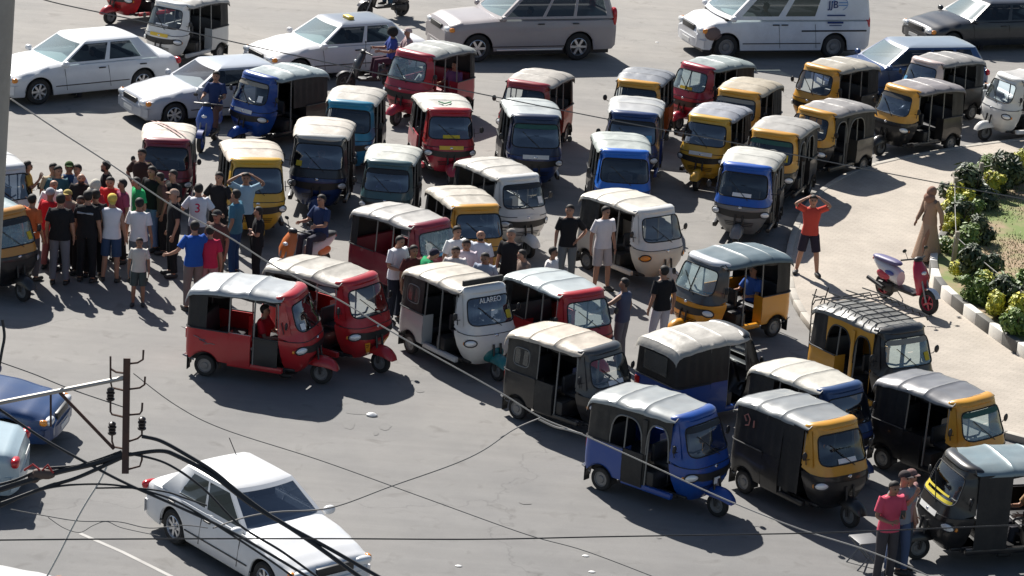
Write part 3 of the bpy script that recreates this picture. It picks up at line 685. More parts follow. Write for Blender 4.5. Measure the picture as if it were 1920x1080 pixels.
def m_skirt(J):
    mb = MB(); mb.grid([[p + V((.02 * math.sin(i * 2.2), .02 * math.cos(i * 2.2), 0)) * f for i, p in enumerate(ring_at(J['pel'].lerp(V((-.02, 0, .08)), f), lerp(.12, .36, f), lerp(.17, .26, f), 20))] for f in (-.15, 0, .25, .5, .75, 1)], True); return mb.mesh('skirt', True, 60)
def m_shoe(J, s):
    mb = MB()
    if 1:
        a, t = J['an' + s], J['to' + s]; d = (t - a); d.z = 0; d.normalize(); q = Matrix.Rotation(math.atan2(d.y, d.x), 4, 'Z')
        mb.ell((0, 0, 0), (.145, .052, .05), 12, 6, e=.8, mtx=Matrix.Translation(a.lerp(t, .45) + V((0, 0, .005 - (.02 if a.z < .15 else 0)))) @ q)
    return mb.mesh('shoe')
def m_hair(J, kind):
    mb = MB(); Mt = Matrix.Translation(J['hea']) @ Matrix.Rotation(J['turn'], 4, 'Z') @ Matrix.Translation((-.022, 0, .046)) @ Matrix.Rotation(-.42 if kind != 'hair' else -.62, 4, 'Y')
    if kind == 'scarf':
        mb.ell((0, 0, -.03), (.118, .112, .135), 16, 10, mtx=Mt); mb.ell((-.01, 0, -.17), (.12, .15, .12), 14, 8, mtx=Mt)
    elif kind == 'helmet': mb.ell((0, 0, -.02), (.145, .135, .14), 18, 10, -.6, 1, mtx=Mt)
    else:
        mb.ell((0, 0, .0), (.096, .090, .084) if kind == 'hair' else (.102, .094, .085), 16, 8, -.12, 1, mtx=Mt)
        if kind == 'hair': mb.ell((-.030, 0, -.022), (.070, .088, .080), 12, 8, mtx=Mt)
        if kind == 'cap': mb.ell((.09, 0, -.005), (.085, .07, .012), 12, 6, mtx=Mt @ Matrix.Rotation(.3, 4, 'Y'))
        if kind == 'backcap': mb.ell((-.10, 0, -.03), (.07, .06, .012), 12, 6, mtx=Mt)
    return mb.mesh('hair')
def m_eyes(J):
    mb = MB(); Mt = Matrix.Translation(J['hea'] + V((0, 0, .012))) @ Matrix.Rotation(J['turn'], 4, 'Z')
    for sg in (-1, 1): mb.ell((.074, sg * .031, .01), (.012, .014, .009), 8, 6, mtx=Mt)
    return mb.mesh('eyes')
def m_mouth(J):
    mb = MB(); Mt = Matrix.Translation(J['hea']) @ Matrix.Rotation(J['turn'], 4, 'Z'); mb.ell((.073, 0, -.052), (.012, .024, .006), 10, 6, mtx=Mt); return mb.mesh('mouth')
def m_beard(J):
    mb = MB(); Mt = Matrix.Translation(J['hea']) @ Matrix.Rotation(J['turn'], 4, 'Z'); mb.ell((.03, 0, -.07), (.06, .066, .04), 12, 6, mtx=Mt); return mb.mesh('beard')
def cached(name, key, fn):
    if key not in CACHE: CACHE[key] = fn()
    return CACHE[key]
def linkpart(name, me, m, parent):
    o = bpy.data.objects.new(name, me); C.objects.link(o)
    if len(me.materials) == 0: me.materials.append(None)
    o.material_slots[0].link = 'OBJECT'; o.material_slots[0].material = m; o.parent = parent; return o
def person(loc, face, pose, label, shirt, pants, hair='hair', hairc=None, h=1.75, sleeve='short', legs='long', shoes='shoe', skin='skin', group=None, fit=1.0, beard=False, skirt=None, back=None, extra=None):
    t = thing('person', label, 'person', loc, face, h / 1.75, group)
    J = cached('', ('J', pose), POSE[pose])
    linkpart('body', cached('', ('body', pose), lambda: body_mesh(J)), M[skin], t)
    if shirt:
        s = linkpart('shirt', cached('', ('shirt', pose, sleeve, fit), lambda: m_shirt(J, sleeve, fit)), cloth(shirt), t)
        if back: text_part('shirt_number', back, .26, cloth((.6, .02, .08)), s, Matrix.Translation(J['che'] + V((-.132, 0, .0))) @ Matrix(((0, 0, -1, 0), (-1, 0, 0, 0), (0, 1, 0, 0), (0, 0, 0, 1))))
    if skirt: linkpart('skirt', cached('', ('skirt', pose), lambda: m_skirt(J)), cloth(skirt), t)
    if pants: linkpart('trousers' if legs == 'long' else 'shorts', cached('', ('tr', pose, legs), lambda: m_trousers(J, legs)), cloth(pants), t)
    for s_ in 'LR': linkpart('shoe', cached('', ('shoe', pose, s_), lambda: m_shoe(J, s_)), M[shoes], t)
    if hair: linkpart({'cap': 'cap', 'backcap': 'cap', 'scarf': 'headscarf', 'helmet': 'helmet'}.get(hair, 'hair'), cached('', ('hair', pose, hair), lambda: m_hair(J, hair)), cloth(hairc) if hairc else M['hair'], t)
    linkpart('eyes', cached('', ('eyes', pose), lambda: m_eyes(J)), M['hair'], t); linkpart('mouth', cached('', ('mouth', pose), lambda: m_mouth(J)), cloth((.2, .06, .05)), t)
    if beard: linkpart('beard', cached('', ('beard', pose), lambda: m_beard(J)), M['hair'], t)
    if extra: extra(t, J)
    return t
def by_head(px, py, h): p = at(px, py, h); return (p.x, p.y, 0)

# ------------------------------------------------------------------ motorbikes
def scooter(pose, label, c1, c2, seatc, group=None, name='motor_scooter', stripe=None, cat='scooter', rack=False):
    x, y, th, sc = pose; t = thing(name, label, cat, (x, y, 0), R(th), sc, group); K = lambda n: ('sc', n)
    P1, P2 = paint(c1, .08), paint(c2, .08)
    def tail(mb):
        rows = []
        for x_, hw, zb_, zt in ((-.38, .03, .76, .80), (-.30, .09, .66, .80), (-.1, .14, .50, .79), (.1, .16, .42, .76), (.30, .15, .38, .72), (.42, .12, .36, .66)):
            rows.append([(x_, hw * math.cos(a) * (1 if abs(math.cos(a)) < .9 else 1), lerp(zb_, zt, .5 + .5 * math.sin(a))) for a in [2 * math.pi * k / 12 for k in range(12)]])
        mb.grid(rows, True); mb.cap(rows[0]); mb.cap(rows[-1])
    def front(mb):
        rows = []
        for z, xx, hw, dp in ((.34, 1.0, .10, .05), (.5, 1.02, .17, .08), (.7, .98, .21, .10), (.88, .90, .17, .10), (1.0, .84, .10, .08), (1.06, .80, .05, .05)):
            rows.append([(xx + dp * math.cos(a), hw * math.sin(a), z) for a in [2 * math.pi * k / 12 for k in range(12)]])
        mb.grid(rows, True); mb.cap(rows[-1]); mb.cap(rows[0])
    part('tail_body', K('tail'), tail, P2, t); part('front_shield', K('front'), front, P1, t)
    part('side_panel', K('sp'), lambda mb: [mb.ell((.05, sg * .135, .52), (.2, .03, .10), 14, 6) for sg in (-1, 1)], P1, t)
    part('seat', K('seat'), lambda mb: mb.ell((.0, 0, .80), (.40, .13, .06), 18, 8, e=.8), mat('seat_vinyl', seatc, .5), t)
    part('footboard', K('fb'), lambda mb: mb.box(.38, .95, -.15, .15, .30, .37, .02), M['black'], t)
    wheel(t, 0, 0, .25, .11, key='sw', spokes=5, rm=paint(c1, .1)); wheel(t, 1.25, 0, .25, .10, key='sw2', spokes=5, rm=paint(c1, .1))
    part('engine', K('eng'), lambda mb: mb.box(-.12, .3, -.12, .10, .18, .36, .03).tube([(.1, -.16, .25), (-.35, -.17, .36)], .04, 8), M['black'], t)
    part('mudguard', K('mg'), lambda mb: mb.grid([[(1.25 + .29 * math.cos(a), yy, .25 + .29 * math.sin(a)) for a in [R(30 + 120 * k / 10) for k in range(11)]] for yy in (-.07, -.04, .04, .07)]), P2, t)
    part('fork', K('fk'), lambda mb: [mb.tube([(1.25, s * .07, .25), (1.06, s * .07, .66)], .02, 6) for s in (-1, 1)], M['steel'], t)
    part('handlebar', K('hb'), lambda mb: mb.tube([(.68, -.34, 1.02), (.80, -.15, 1.05), (.80, .15, 1.05), (.68, .34, 1.02)], .018, 6).ell((.84, 0, 1.04), (.08, .12, .06), 12, 6), M['black'], t)
    part('mirrors', K('mi'), lambda mb: [mb.tube([(.74, s * .2, 1.04), (.72, s * .28, 1.2)], .006, 4).ell((.72, s * .3, 1.22), (.015, .06, .04), 10, 6) for s in (-1, 1)], M['black'], t)
    part('headlight', K('hl'), lambda mb: mb.ell((1.03, 0, .80), (.04, .07, .04), 12, 6), M['lamp'], t)
    part('tail_light', K('tl'), lambda mb: mb.ell((-.37, 0, .74), (.03, .06, .035), 10, 6), M['red'], t)
    part('stand', K('st'), lambda mb: mb.tube([(.25, .06, .25), (.30, .24, .01)], .012, 5), M['steel'], t)
    if stripe: part('side_stripe', K('ss'), lambda mb: [mb.ell((.22, sg * .15, .60), (.14, .015, .05), 12, 6) for sg in (-1, 1)], paint(stripe, 0), t)
    return t

# ------------------------------------------------------------------ ground
def nodes_of(name):
    m = bpy.data.materials.new(name); m.use_nodes = True; return m, m.node_tree, m.node_tree.nodes['Principled BSDF']
def asphalt():
    m, n, b = nodes_of('asphalt'); N = n.nodes; Lk = n.links
    tc = N.new('ShaderNodeTexCoord')
    def nz(s, d=6, r=.6, mp=None, dist=0):
        x = N.new('ShaderNodeTexNoise'); x.inputs['Scale'].default_value = s; x.inputs['Detail'].default_value = d; x.inputs['Roughness'].default_value = r; x.inputs['Distortion'].default_value = dist
        if mp:
            q = N.new('ShaderNodeMapping'); q.inputs['Scale'].default_value = mp; q.inputs['Rotation'].default_value = (0, 0, .35); Lk.new(tc.outputs['Object'], q.inputs[0]); Lk.new(q.outputs[0], x.inputs['Vector'])
        else: Lk.new(tc.outputs['Object'], x.inputs['Vector'])
        return x.outputs[0]
    def ramp(src, a, ca, b_, cb):
        r = N.new('ShaderNodeValToRGB'); r.color_ramp.elements[0].position = a; r.color_ramp.elements[0].color = (*ca, 1); r.color_ramp.elements[1].position = b_; r.color_ramp.elements[1].color = (*cb, 1); Lk.new(src, r.inputs[0]); return r.outputs[0]
    def mulc(a, b_, f=1.0):
        x = N.new('ShaderNodeMix'); x.data_type = 'RGBA'; x.blend_type = 'MULTIPLY'; x.inputs[0].default_value = f; Lk.new(a, x.inputs[6]); Lk.new(b_, x.inputs[7]); return x.outputs[2]
    base = ramp(nz(.16, 5, .6), .3, (.200, .197, .193), .7, (.262, .250, .235))
    c = mulc(base, ramp(nz(1.1, 8, .7), .3, (.86, .86, .87), .62, (1, 1, 1)))
    c = mulc(c, ramp(nz(1.0, 5, .6, (.12, 2.2, 1)), .35, (.90, .90, .90), .6, (1, 1, 1)))
    c = mulc(c, ramp(nz(2.2, 3, .5, None, .6), .60, (1, 1, 1), .76, (.74, .73, .72)))
    c = mulc(c, ramp(nz(60, 3, .6), .25, (.80, .80, .80), .7, (1.06, 1.06, 1.06)))
    vo = N.new('ShaderNodeTexVoronoi'); vo.feature = 'DISTANCE_TO_EDGE'; vo.inputs['Scale'].default_value = .13; 
    dn = N.new('ShaderNodeTexNoise'); dn.inputs['Scale'].default_value = .8; dn.inputs['Detail'].default_value = 6; Lk.new(tc.outputs['Object'], dn.inputs['Vector'])
    va = N.new('ShaderNodeVectorMath'); va.operation = 'MULTIPLY_ADD'; va.inputs[1].default_value = (2.4, 2.4, 0); Lk.new(dn.outputs['Color'], va.inputs[0]); Lk.new(tc.outputs['Object'], va.inputs[2]); Lk.new(va.outputs[0], vo.inputs['Vector'])
    c = mulc(c, ramp(vo.outputs[0], .0012, (.62, .62, .62), .0032, (1, 1, 1)), .6)
    sx = N.new('ShaderNodeSeparateXYZ'); Lk.new(tc.outputs['Object'], sx.inputs[0]); mr = N.new('ShaderNodeMapRange'); mr.inputs[1].default_value = 42; mr.inputs[2].default_value = 66; Lk.new(sx.outputs[1], mr.inputs[0])
    c = mulc(c, ramp(mr.outputs[0], 0, (.84, .855, .87), 1, (1.13, 1.11, 1.07)))      # paler and warmer towards the far carriageway
    Lk.new(c, b.inputs['Base Color']); b.inputs['Roughness'].default_value = .86
    bp = N.new('ShaderNodeBump'); bp.inputs['Strength'].default_value = .35; bp.inputs['Distance'].default_value = .01; Lk.new(nz(45, 4, .7), bp.inputs['Height']); Lk.new(bp.outputs[0], b.inputs['Normal'])
    return m
def tiles():
    m, n, b = nodes_of('paving'); N = n.nodes; Lk = n.links
    tc = N.new('ShaderNodeTexCoord'); mp = N.new('ShaderNodeMapping'); mp.inputs['Rotation'].default_value = (0, 0, .45); Lk.new(tc.outputs['Object'], mp.inputs[0])
    br = N.new('ShaderNodeTexBrick'); br.inputs['Scale'].default_value = 1.0; br.inputs['Brick Width'].default_value = .20; br.inputs['Row Height'].default_value = .10; br.inputs['Mortar Size'].default_value = .006
    br.inputs['Color1'].default_value = (.39, .345, .29, 1); br.inputs['Color2'].default_value = (.43, .38, .32, 1); br.inputs['Mortar'].default_value = (.33, .29, .24, 1); Lk.new(mp.outputs[0], br.inputs['Vector'])
    nz = N.new('ShaderNodeTexNoise'); nz.inputs['Scale'].default_value = .9; nz.inputs['Detail'].default_value = 8; nz.inputs['Roughness'].default_value = .7; Lk.new(tc.outputs['Object'], nz.inputs['Vector'])
    rp = N.new('ShaderNodeValToRGB'); rp.color_ramp.elements[0].position = .3; rp.color_ramp.elements[0].color = (.78, .78, .78, 1); rp.color_ramp.elements[1].position = .65; rp.color_ramp.elements[1].color = (1.05, 1.05, 1.05, 1); Lk.new(nz.outputs[0], rp.inputs[0])
    mx = N.new('ShaderNodeMix'); mx.data_type = 'RGBA'; mx.blend_type = 'MULTIPLY'; mx.inputs[0].default_value = 1; Lk.new(br.outputs[0], mx.inputs[6]); Lk.new(rp.outputs[0], mx.inputs[7]); Lk.new(mx.outputs[2], b.inputs['Base Color']); b.inputs['Roughness'].default_value = .8
    return m
def lawnmat():
    m, n, b = nodes_of('lawn'); N = n.nodes; Lk = n.links; tc = N.new('ShaderNodeTexCoord')
    nz = N.new('ShaderNodeTexNoise'); nz.inputs['Scale'].default_value = .8; nz.inputs['Detail'].default_value = 8; nz.inputs['Roughness'].default_value = .65; Lk.new(tc.outputs['Object'], nz.inputs['Vector'])
    rp = N.new('ShaderNodeValToRGB'); e = rp.color_ramp.elements; e[0].position = .40; e[0].color = (.15, .20, .06, 1); e[1].position = .56; e[1].color = (.31, .225, .145, 1); Lk.new(nz.outputs[0], rp.inputs[0]); Lk.new(rp.outputs[0], b.inputs['Base Color']); b.inputs['Roughness'].default_value = .95
    return m
def sheet(name, pts, z, m, th=0.0, kind='structure'):
    mb = MB(); top = [(x, y, z) for x, y in pts]; mb.cap(top)
    if th: bot = [(x, y, z - th) for x, y in pts]; mb.grid([top, bot], True)
    o = part(name, None, lambda q: q.add(mb.v, mb.f), m, None, smooth=False); o['kind'] = kind; return o
def smooth_px(pts, n=6, closed=False, z=0.0):
    P = [at(a, b, z).xy for a, b in pts]; out = []
    for i in range(len(P) - 1):
        p0, p1, p2, p3 = P[max(0, i - 1)], P[i], P[i + 1], P[min(len(P) - 1, i + 2)]
        for k in range(n):
            t = k / n; out.append(.5 * ((2 * p1) + (p2 - p0) * t + (2 * p0 - 5 * p1 + 4 * p2 - p3) * t * t + (3 * p1 - p0 - 3 * p2 + p3) * t ** 3))
    out.append(P[-1]); return out
g = sheet('road', [(-700, -60), (700, -60), (700, 1500), (-700, 1500)], 0, asphalt())
PE = smooth_px([(2050, 250), (1925, 268), (1800, 285), (1690, 305), (1600, 330), (1530, 375), (1490, 440), (1478, 520), (1508, 600), (1600, 690), (1750, 765), (1885, 822), (2050, 862)])
KE = smooth_px([(2080, 772), (1925, 684), (1865, 643), (1800, 594), (1759, 557), (1747, 518), (1754, 487), (1772, 455), (1797, 420), (1832, 380), (1880, 342), (1930, 312), (2080, 275)])
sheet('pavement', [tuple(p) for p in PE] + [(26, 60), (26, 70)][:0] + [tuple(p) for p in KE], .12, tiles(), .13)
# stone edging of the pavement
kb = thing('pavement_kerb', 'pale stone kerb edging the beige paved corner of the road', 'kerb', (0, 0, 0)); stone = mat('stone', (.42, .39, .34), .8, 0, .15, 3, 0, (.2, .18, .15), .4)
def along(P, step):
    out = []; acc = 0; last = P[0]; out.append((P[0], None))
    for a, b in zip(P, P[1:]):
        L = (b - a).length; d = step - acc; 
        while d <= L: out.append((a + (b - a) * (d / L), (b - a).normalized())); d += step
        acc = L - (d - step)
    return out
def curb(parent, P, step, w, h, mats, name, z0=0.0, gap=.012):
    A = along(P, step); 
    for i in range(len(A) - 1):
        a, b = A[i][0], A[i + 1][0]; d = (b - a); L = d.length; c = (a + b) / 2
        key = (name, round(L, 2), w, h)
        part(name, key, lambda mb: mb.box(-L / 2 + gap / 2, L / 2 - gap / 2, -w / 2, w / 2, 0, h, .014), mats[i % len(mats)], parent, (c.x, c.y, z0), (0, 0, math.atan2(d.y, d.x)))
curb(kb, [p for p in PE], .8, .14, .135, [stone], 'kerb_stone')
whitek = mat('kerb_white', (.78, .76, .70), .7, 0, .1, 3, 0, (.4, .36, .3), .35); greyk = mat('kerb_grey', (.09, .09, .085), .7, 0, .15, 3, 0, (.3, .28, .24), .3)
gk = thing('garden_kerb', 'raised garden kerb painted in alternating white and grey blocks', 'kerb', (0, 0, 0))
curb(gk, KE, .60, .16, .37, [whitek, greyk], 'kerb_block', 0.0, .008)
LE = [p + V((0, 0)).xy for p in KE]
lawn = sheet('lawn', [tuple(p + V((.10, .0)).xy) for p in KE] + [(60, 90), (60, 40)], .31, lawnmat(), .1)

# ------------------------------------------------------------------ garden
def leafmat(name, a, b_):
    m, n, b = nodes_of(name); N = n.nodes; Lk = n.links; g_ = N.new('ShaderNodeNewGeometry'); rp = N.new('ShaderNodeValToRGB')
    e = rp.color_ramp.elements; e[0].color = (*a, 1); e[1].color = (*b_, 1); Lk.new(g_.outputs['Random Per Island'], rp.inputs[0]); Lk.new(rp.outputs[0], b.inputs['Base Color']); b.inputs['Roughness'].default_value = .55
    return m
LF = dict(dark=leafmat('dark_leaves', (.015, .03, .012), (.07, .10, .035)), yellow=leafmat('yellow_leaves', (.22, .27, .03), (.68, .62, .06)), mid=leafmat('green_leaves', (.05, .11, .02), (.22, .32, .06)))
def b_leaves(seed, n, lf, rx, rz):
    def f(mb):
        r = random.Random(seed); cl = [(V((r.gauss(0, .42) * rx, r.gauss(0, .42) * rx, rz * r.uniform(.25, 1.25))), r.uniform(.3, .55) * rx) for _ in range(11)]
        for _ in range(n):
            c, cr = r.choice(cl); d = V((r.gauss(0, 1), r.gauss(0, 1), r.gauss(0, 1))).normalized() * cr * r.uniform(.6, 1.05); p = c + d
            if p.z < .02: p.z = .02 + r.random() * .1
            nrm = (d.normalized() + V((r.uniform(-.6, .6), r.uniform(-.6, .6), r.uniform(0, .8)))).normalized(); u = nrm.orthogonal().normalized(); u.rotate(Matrix.Rotation(r.uniform(0, 6.28), 3, nrm)); w = nrm.cross(u); s = lf * r.uniform(.6, 1.2)
            mb.add([p - u * s, p + w * s * .42 + nrm * s * .1, p + u * s, p - w * s * .42 + nrm * s * .1], [(0, 1, 2, 3)])
    return f
def shrub(px, py, kind, label, sc=1.0, seed=0):
    p = at(px + (12 if py > 460 else 4), py - (24 if py > 460 else 6), .30); t = thing('shrub', label, 'shrub', p, random.Random(px).uniform(0, 6), sc * 1.15, 'shrubs planted along the garden edge')
    part('foliage', ('fol', kind, seed % 3), b_leaves(seed % 3 + 10 * len(kind), 1500, .062, .36, .42), LF[kind], t, smooth=False)
    part('stems', ('stm', seed % 3), lambda mb: [mb.tube([(0, 0, 0), (math.cos(a) * .12, math.sin(a) * .12, .3), (math.cos(a) * .2, math.sin(a) * .2, .5)], [.018, .012, .006], 5) for a in [k * 1.26 for k in range(5)]], mat('bark', (.06, .045, .03), .9), t)
SH = [
 (1785, 405, 'yellow', 'yellow green shrub left of the dark bush nearest the brown robed woman', .9), (1822, 388, 'dark', 'dark green rounded bush just right of the woman in brown', 1.35),
 (1850, 372, 'yellow', 'bright yellow shrub between the two dark bushes near the top of the garden', .8), (1873, 362, 'dark', 'dark bush at the upper garden edge behind the bright yellow shrub', 1.3),
 (1893, 352, 'mid', 'small green shrub at the foot of the upper wooden fence post', .7), (1915, 345, 'yellow', 'yellow shrub cut by the right edge of the photo at the top of the garden', 1.0),
 (1800, 440, 'dark', 'dark low bush beside the lawn just above the parked scooter', 1.0), (1778, 462, 'yellow', 'pale yellow shrub behind the handlebar of the parked scooter', .75),
 (1790, 500, 'mid', 'leggy green shrub by the start of the painted kerb', .9), (1815, 480, 'dark', 'dark green bush against the lawn level with the parked scooter', .9),
 (1800, 540, 'yellow', 'yellow shrub directly behind the first white kerb block', .8), (1828, 560, 'dark', 'large dark purple green bush behind the painted kerb', 1.2),
 (1842, 588, 'yellow', 'yellow green shrub between the large dark bush and the kerb', .8), (1862, 600, 'mid', 'green shrub with mixed leaves behind the fourth kerb block', 1.0),
 (1885, 618, 'dark', 'dark bush near the right edge above the lower yellow shrub', 1.15), (1910, 645, 'yellow', 'brightest yellow shrub at the lower right end of the garden', 1.05), (1905, 600, 'mid', 'tall green shrub by the lower fence post', 1.1),
 (1858, 622, 'yellow', 'low yellow shrub hugging the grey kerb block near the right edge', .8),
 (1818, 590, 'mid', 'green shrub just behind the second white kerb block', .8), (1890, 655, 'mid', 'green shrub at the kerb in front of the brightest yellow one', .8),
 (1838, 335, 'mid', 'small green shrub beyond the upper wooden posts', .7), (1800, 425, 'mid', 'small green shrub between the yellow shrub and the low dark bush', .8)]
for i, (a, b_, k, l, s) in enumerate(SH): shrub(a, b_, k, l, s, i)
def b_grass(mb):
    r = random.Random(5); n = 0
    while n < 5000:
        a, b_ = r.uniform(1770, 1990), r.uniform(330, 620)
        p = at(a, b_, .31)
        if (a - 1800) * .9 < (b_ - 440) * .9 + 5 and b_ > 440: continue
        if b_ < 440 and a < 1800 + (440 - b_) * .95: continue
        if noise.noise(p * .8) < -.15 + r.uniform(-.3, .3): n += 1; continue
        q = r.uniform(0, 3.14); w = V((math.cos(q), math.sin(q), 0)) * .012; h = r.uniform(.02, .06); mb.add([p - w, p + w, p + V((r.uniform(-.03, .03), r.uniform(-.03, .03), h))], [(0, 1, 2)]); n += 1
gr = part('grass', None, b_grass, leafmat('grass_blades', (.17, .22, .07), (.36, .30, .18)), None, smooth=False); gr['kind'] = 'stuff'
wood = mat('weathered_wood', (.30, .27, .22), .85, 0, .2, 8, 0, (.15, .13, .1), .4); iron = mat('iron', (.2, .2, .2), .5, .5)
FP = []
for px, py, lab in ((1920, 318, 'weathered fence post at the right photo edge by the uppermost shrubs'), (1888, 346, 'weathered wooden fence post behind the upper dark bush'), (1832, 366, 'weathered wooden fence post between the two upper bushes'), (1784, 395, 'short weathered fence post beside the woman in brown'), (1786, 500, 'leaning pale fence post behind the parked scooter'), (1915, 610, 'dark fence post at the right edge of the lawn')):
    p = at(px, py, .30); t = tag(part('fence_post', 'fpost', lambda mb: mb.box(-.045, .045, -.045, .045, 0, .78, .012), wood, None, p, (.03, .02, .2)), lab, 'fence post', 'wooden posts of the garden fence'); FP.append(p + V((0, 0, .66)))
def cable(pts, r, m, label, sag=0.0, cat='cable', name='overhead_cable', group=None, n=5, sub=8, wob=0.0, seed=0):
    P = []; rn = random.Random(seed)
    for i in range(len(pts) - 1):
        p0, p1, p2, p3 = pts[max(0, i - 1)], pts[i], pts[i + 1], pts[min(len(pts) - 1, i + 2)]
        for k in range(sub):
            t = k / sub; P.append(.5 * ((2 * p1) + (p2 - p0) * t + (2 * p0 - 5 * p1 + 4 * p2 - p3) * t * t + (3 * p1 - p0 - 3 * p2 + p3) * t ** 3) - V((0, 0, sag * math.sin(math.pi * t))))
    P.append(pts[-1])
    o = part(name, None, lambda mb: mb.tube(P, r, n), m, None); tag(o, label, cat, group); return o
wirem = mat('wire_metal', (.35, .34, .32), .5, .3)
for i, (a, b_) in enumerate(((0, 1), (1, 2), (2, 3), (3, 4), (4, 5))):
    A, B = FP[a], FP[b_]
    for dz in (0, -.28):
        pass
    cable([A, (A + B) / 2 - V((0, 0, .05)), B], .009, wirem, ('slack fence wire from the right photo edge to the first post', 'slack fence wire between the two upper wooden posts', 'slack fence wire from the post between the bushes to the short post', 'slack fence wire from the short post down behind the parked scooter', 'long slack fence wire crossing the lawn to the lower right post')[i], .0, 'wire', 'fence_wire', 'wires of the garden fence', 4)

# ------------------------------------------------------------------ utility pole, bracket and overhead cables
conc = mat('concrete', (.36, .33, .29), .85, 0, .15, 2.5, 0, (.16, .14, .12), .5, .4, 8)
P0 = atd(-22, -260, 26); P1 = atd(-82, 700, 26.8); P2 = V((P1.x - .25, P1.y + .25, -.05))
tpole = thing('utility_pole', 'thick weathered concrete utility pole rising along the left photo edge', 'pole', (P2.x, P2.y, 0))
part('pole_shaft', None, lambda mb: mb.tube([P2 - V((P2.x, P2.y, 0)), P1 - V((P2.x, P2.y, 0)), P0 - V((P2.x, P2.y, 0))], [.36, .345, .30], 20), conc, tpole)
rust = mat('rusty_steel', (.085, .05, .04), .75, .2, .3, 9, 0, (.2, .09, .05), .5); galv = mat('galvanised', (.42, .40, .37), .5, .5, .1, 5); blackc = mat('cable_black', (.018, .018, .02), .55); greyc = mat('cable_grey', (.16, .155, .15), .7); porc = mat('insulator', (.03, .022, .02), .3)
D = 27.0
tb = thing('cable_bracket', 'rusty steel cable rack with hooks and insulators on a pale arm', 'bracket', atd(237, 780, D))
O = tb.location.copy()
def L(px, py, d=D): return atd(px, py, d) - O
def b_post(mb):
    a, b_ = L(238, 672), L(235, 888); mb.tube([a, b_], .042, 4)
part('steel_post', None, b_post, rust, tb)
part('support_arm', None, lambda mb: mb.tube([L(-90, 778), L(0, 755), L(236, 708)], .023, 8), galv, tb)
part('diagonal_brace', None, lambda mb: mb.tube([L(112, 736), L(214, 842)], .016, 6), rust, tb)
part('tie_rod', None, lambda mb: mb.tube([L(95, 737), L(95, 800)], .011, 5), rust, tb)
for (pts, ins) in (([(240, 682), (258, 680), (268, 674), (269, 656)], 0), ([(240, 730), (262, 727), (271, 721), (272, 706)], 0), ([(240, 778), (262, 776), (266, 770), (267, 755)], 0), ([(236, 733), (210, 727), (207, 715), (207, 668)], 0), ([(236, 783), (210, 777), (207, 772), (207, 748)], 1), ([(236, 700), (218, 698), (208, 692)], 0), ([(240, 828), (258, 822), (266, 815), (266, 803)], 1), ([(234, 842), (214, 838), (210, 828), (210, 812)], 1), ([(240, 880), (262, 874), (266, 862), (266, 850)], 0)):
    h = part('hook', None, lambda mb: mb.tube([L(a, b_) for a, b_ in pts], .010, 5), rust, tb)
    if ins:
        e = L(*pts[-1]); part('insulator', None, lambda mb: [mb.ell(e + V((0, 0, .03 * k)), (.042 - .006 * (k % 2), .042, .022), 12, 5) for k in range(4)], porc, h)
def wire(pts, r, m, label, d=D, d2=None, group='overhead cables crossing the photo', cat='cable', **k):
    n = len(pts); P = [atd(a, b_, lerp(d, d2 or d, i / (n - 1))) for i, (a, b_) in enumerate(pts)]; return cable(P, r, m, label, 0, cat, 'overhead_cable', group, **k)
wire([(-80, 945), (0, 918), (100, 887), (180, 868), (235, 850)], .028, blackc, 'thickest black cable bundle running left from the rusty bracket')
wire([(-80, 968), (0, 945), (90, 912), (150, 893), (232, 856)], .02, blackc, 'second black cable under the thickest bundle left of the bracket')
wire([(-80, 925), (20, 903), (80, 880), (150, 872), (228, 846)], .014, blackc, 'upper thin black cable of the bundle left of the bracket')
wire([(-60, 728), (0, 768), (80, 822), (170, 872), (240, 908), (330, 948), (420, 990), (500, 1035), (640, 1120)], .014, blackc, 'black cable sloping from the far left over the white sedan side')
wire([(266, 818), (300, 826), (345, 850), (400, 884), (450, 925), (520, 975), (620, 1030), (760, 1110)], .019, blackc, 'black cable from the right insulator crossing the sedan windscreen')
wire([(242, 852), (300, 845), (335, 856), (400, 892), (470, 945), (560, 1000), (700, 1100)], .022, blackc, 'thick black cable from the bracket middle to the bottom edge')
wire([(240, 850), (310, 868), (380, 915), (450, 985), (530, 1035), (620, 1100)], .012, blackc, 'thin black cable passing the near front door of the white sedan')
wire([(0, 950), (90, 915), (200, 908), (290, 925), (350, 950), (430, 1000), (520, 1060), (600, 1120)], .011, blackc, 'long thin black cable drooping under the bracket')
wire([(180, 915), (250, 915), (310, 922), (350, 935), (388, 948)], .009, blackc, 'short black loop lying across the sedan rear door')
wire([(20, 955), (90, 968), (150, 977), (220, 978), (280, 990), (345, 985), (390, 990)], .005, greyc, 'curly grey wire below the cable bundle')
wire([(90, 970), (120, 990), (150, 998), (175, 985), (200, 978), (230, 990), (300, 1005)], .004, greyc, 'thin looping grey wire beside the curly one')
wire([(200, 875), (185, 905), (160, 945), (135, 990), (110, 1040), (80, 1095)], .009, mat('rope', (.6, .58, .53), .9), 'pale rope hanging from the bracket towards the bottom left', cat='rope')
wire([(-40, 1013), (160, 1011), (400, 1010), (640, 1010), (900, 1011), (1150, 1006), (1500, 1000), (1700, 993), (1960, 982)], .007, blackc, 'long thin black wire running level right across the bottom', d=24, d2=30)
wire([(400, 990), (460, 970), (520, 960), (620, 952), (735, 911), (846, 872), (906, 844), (962, 806), (1012, 784)], .010, greyc, 'grey cable curving up from the white sedan to the taut pale wire', d=31, d2=36)
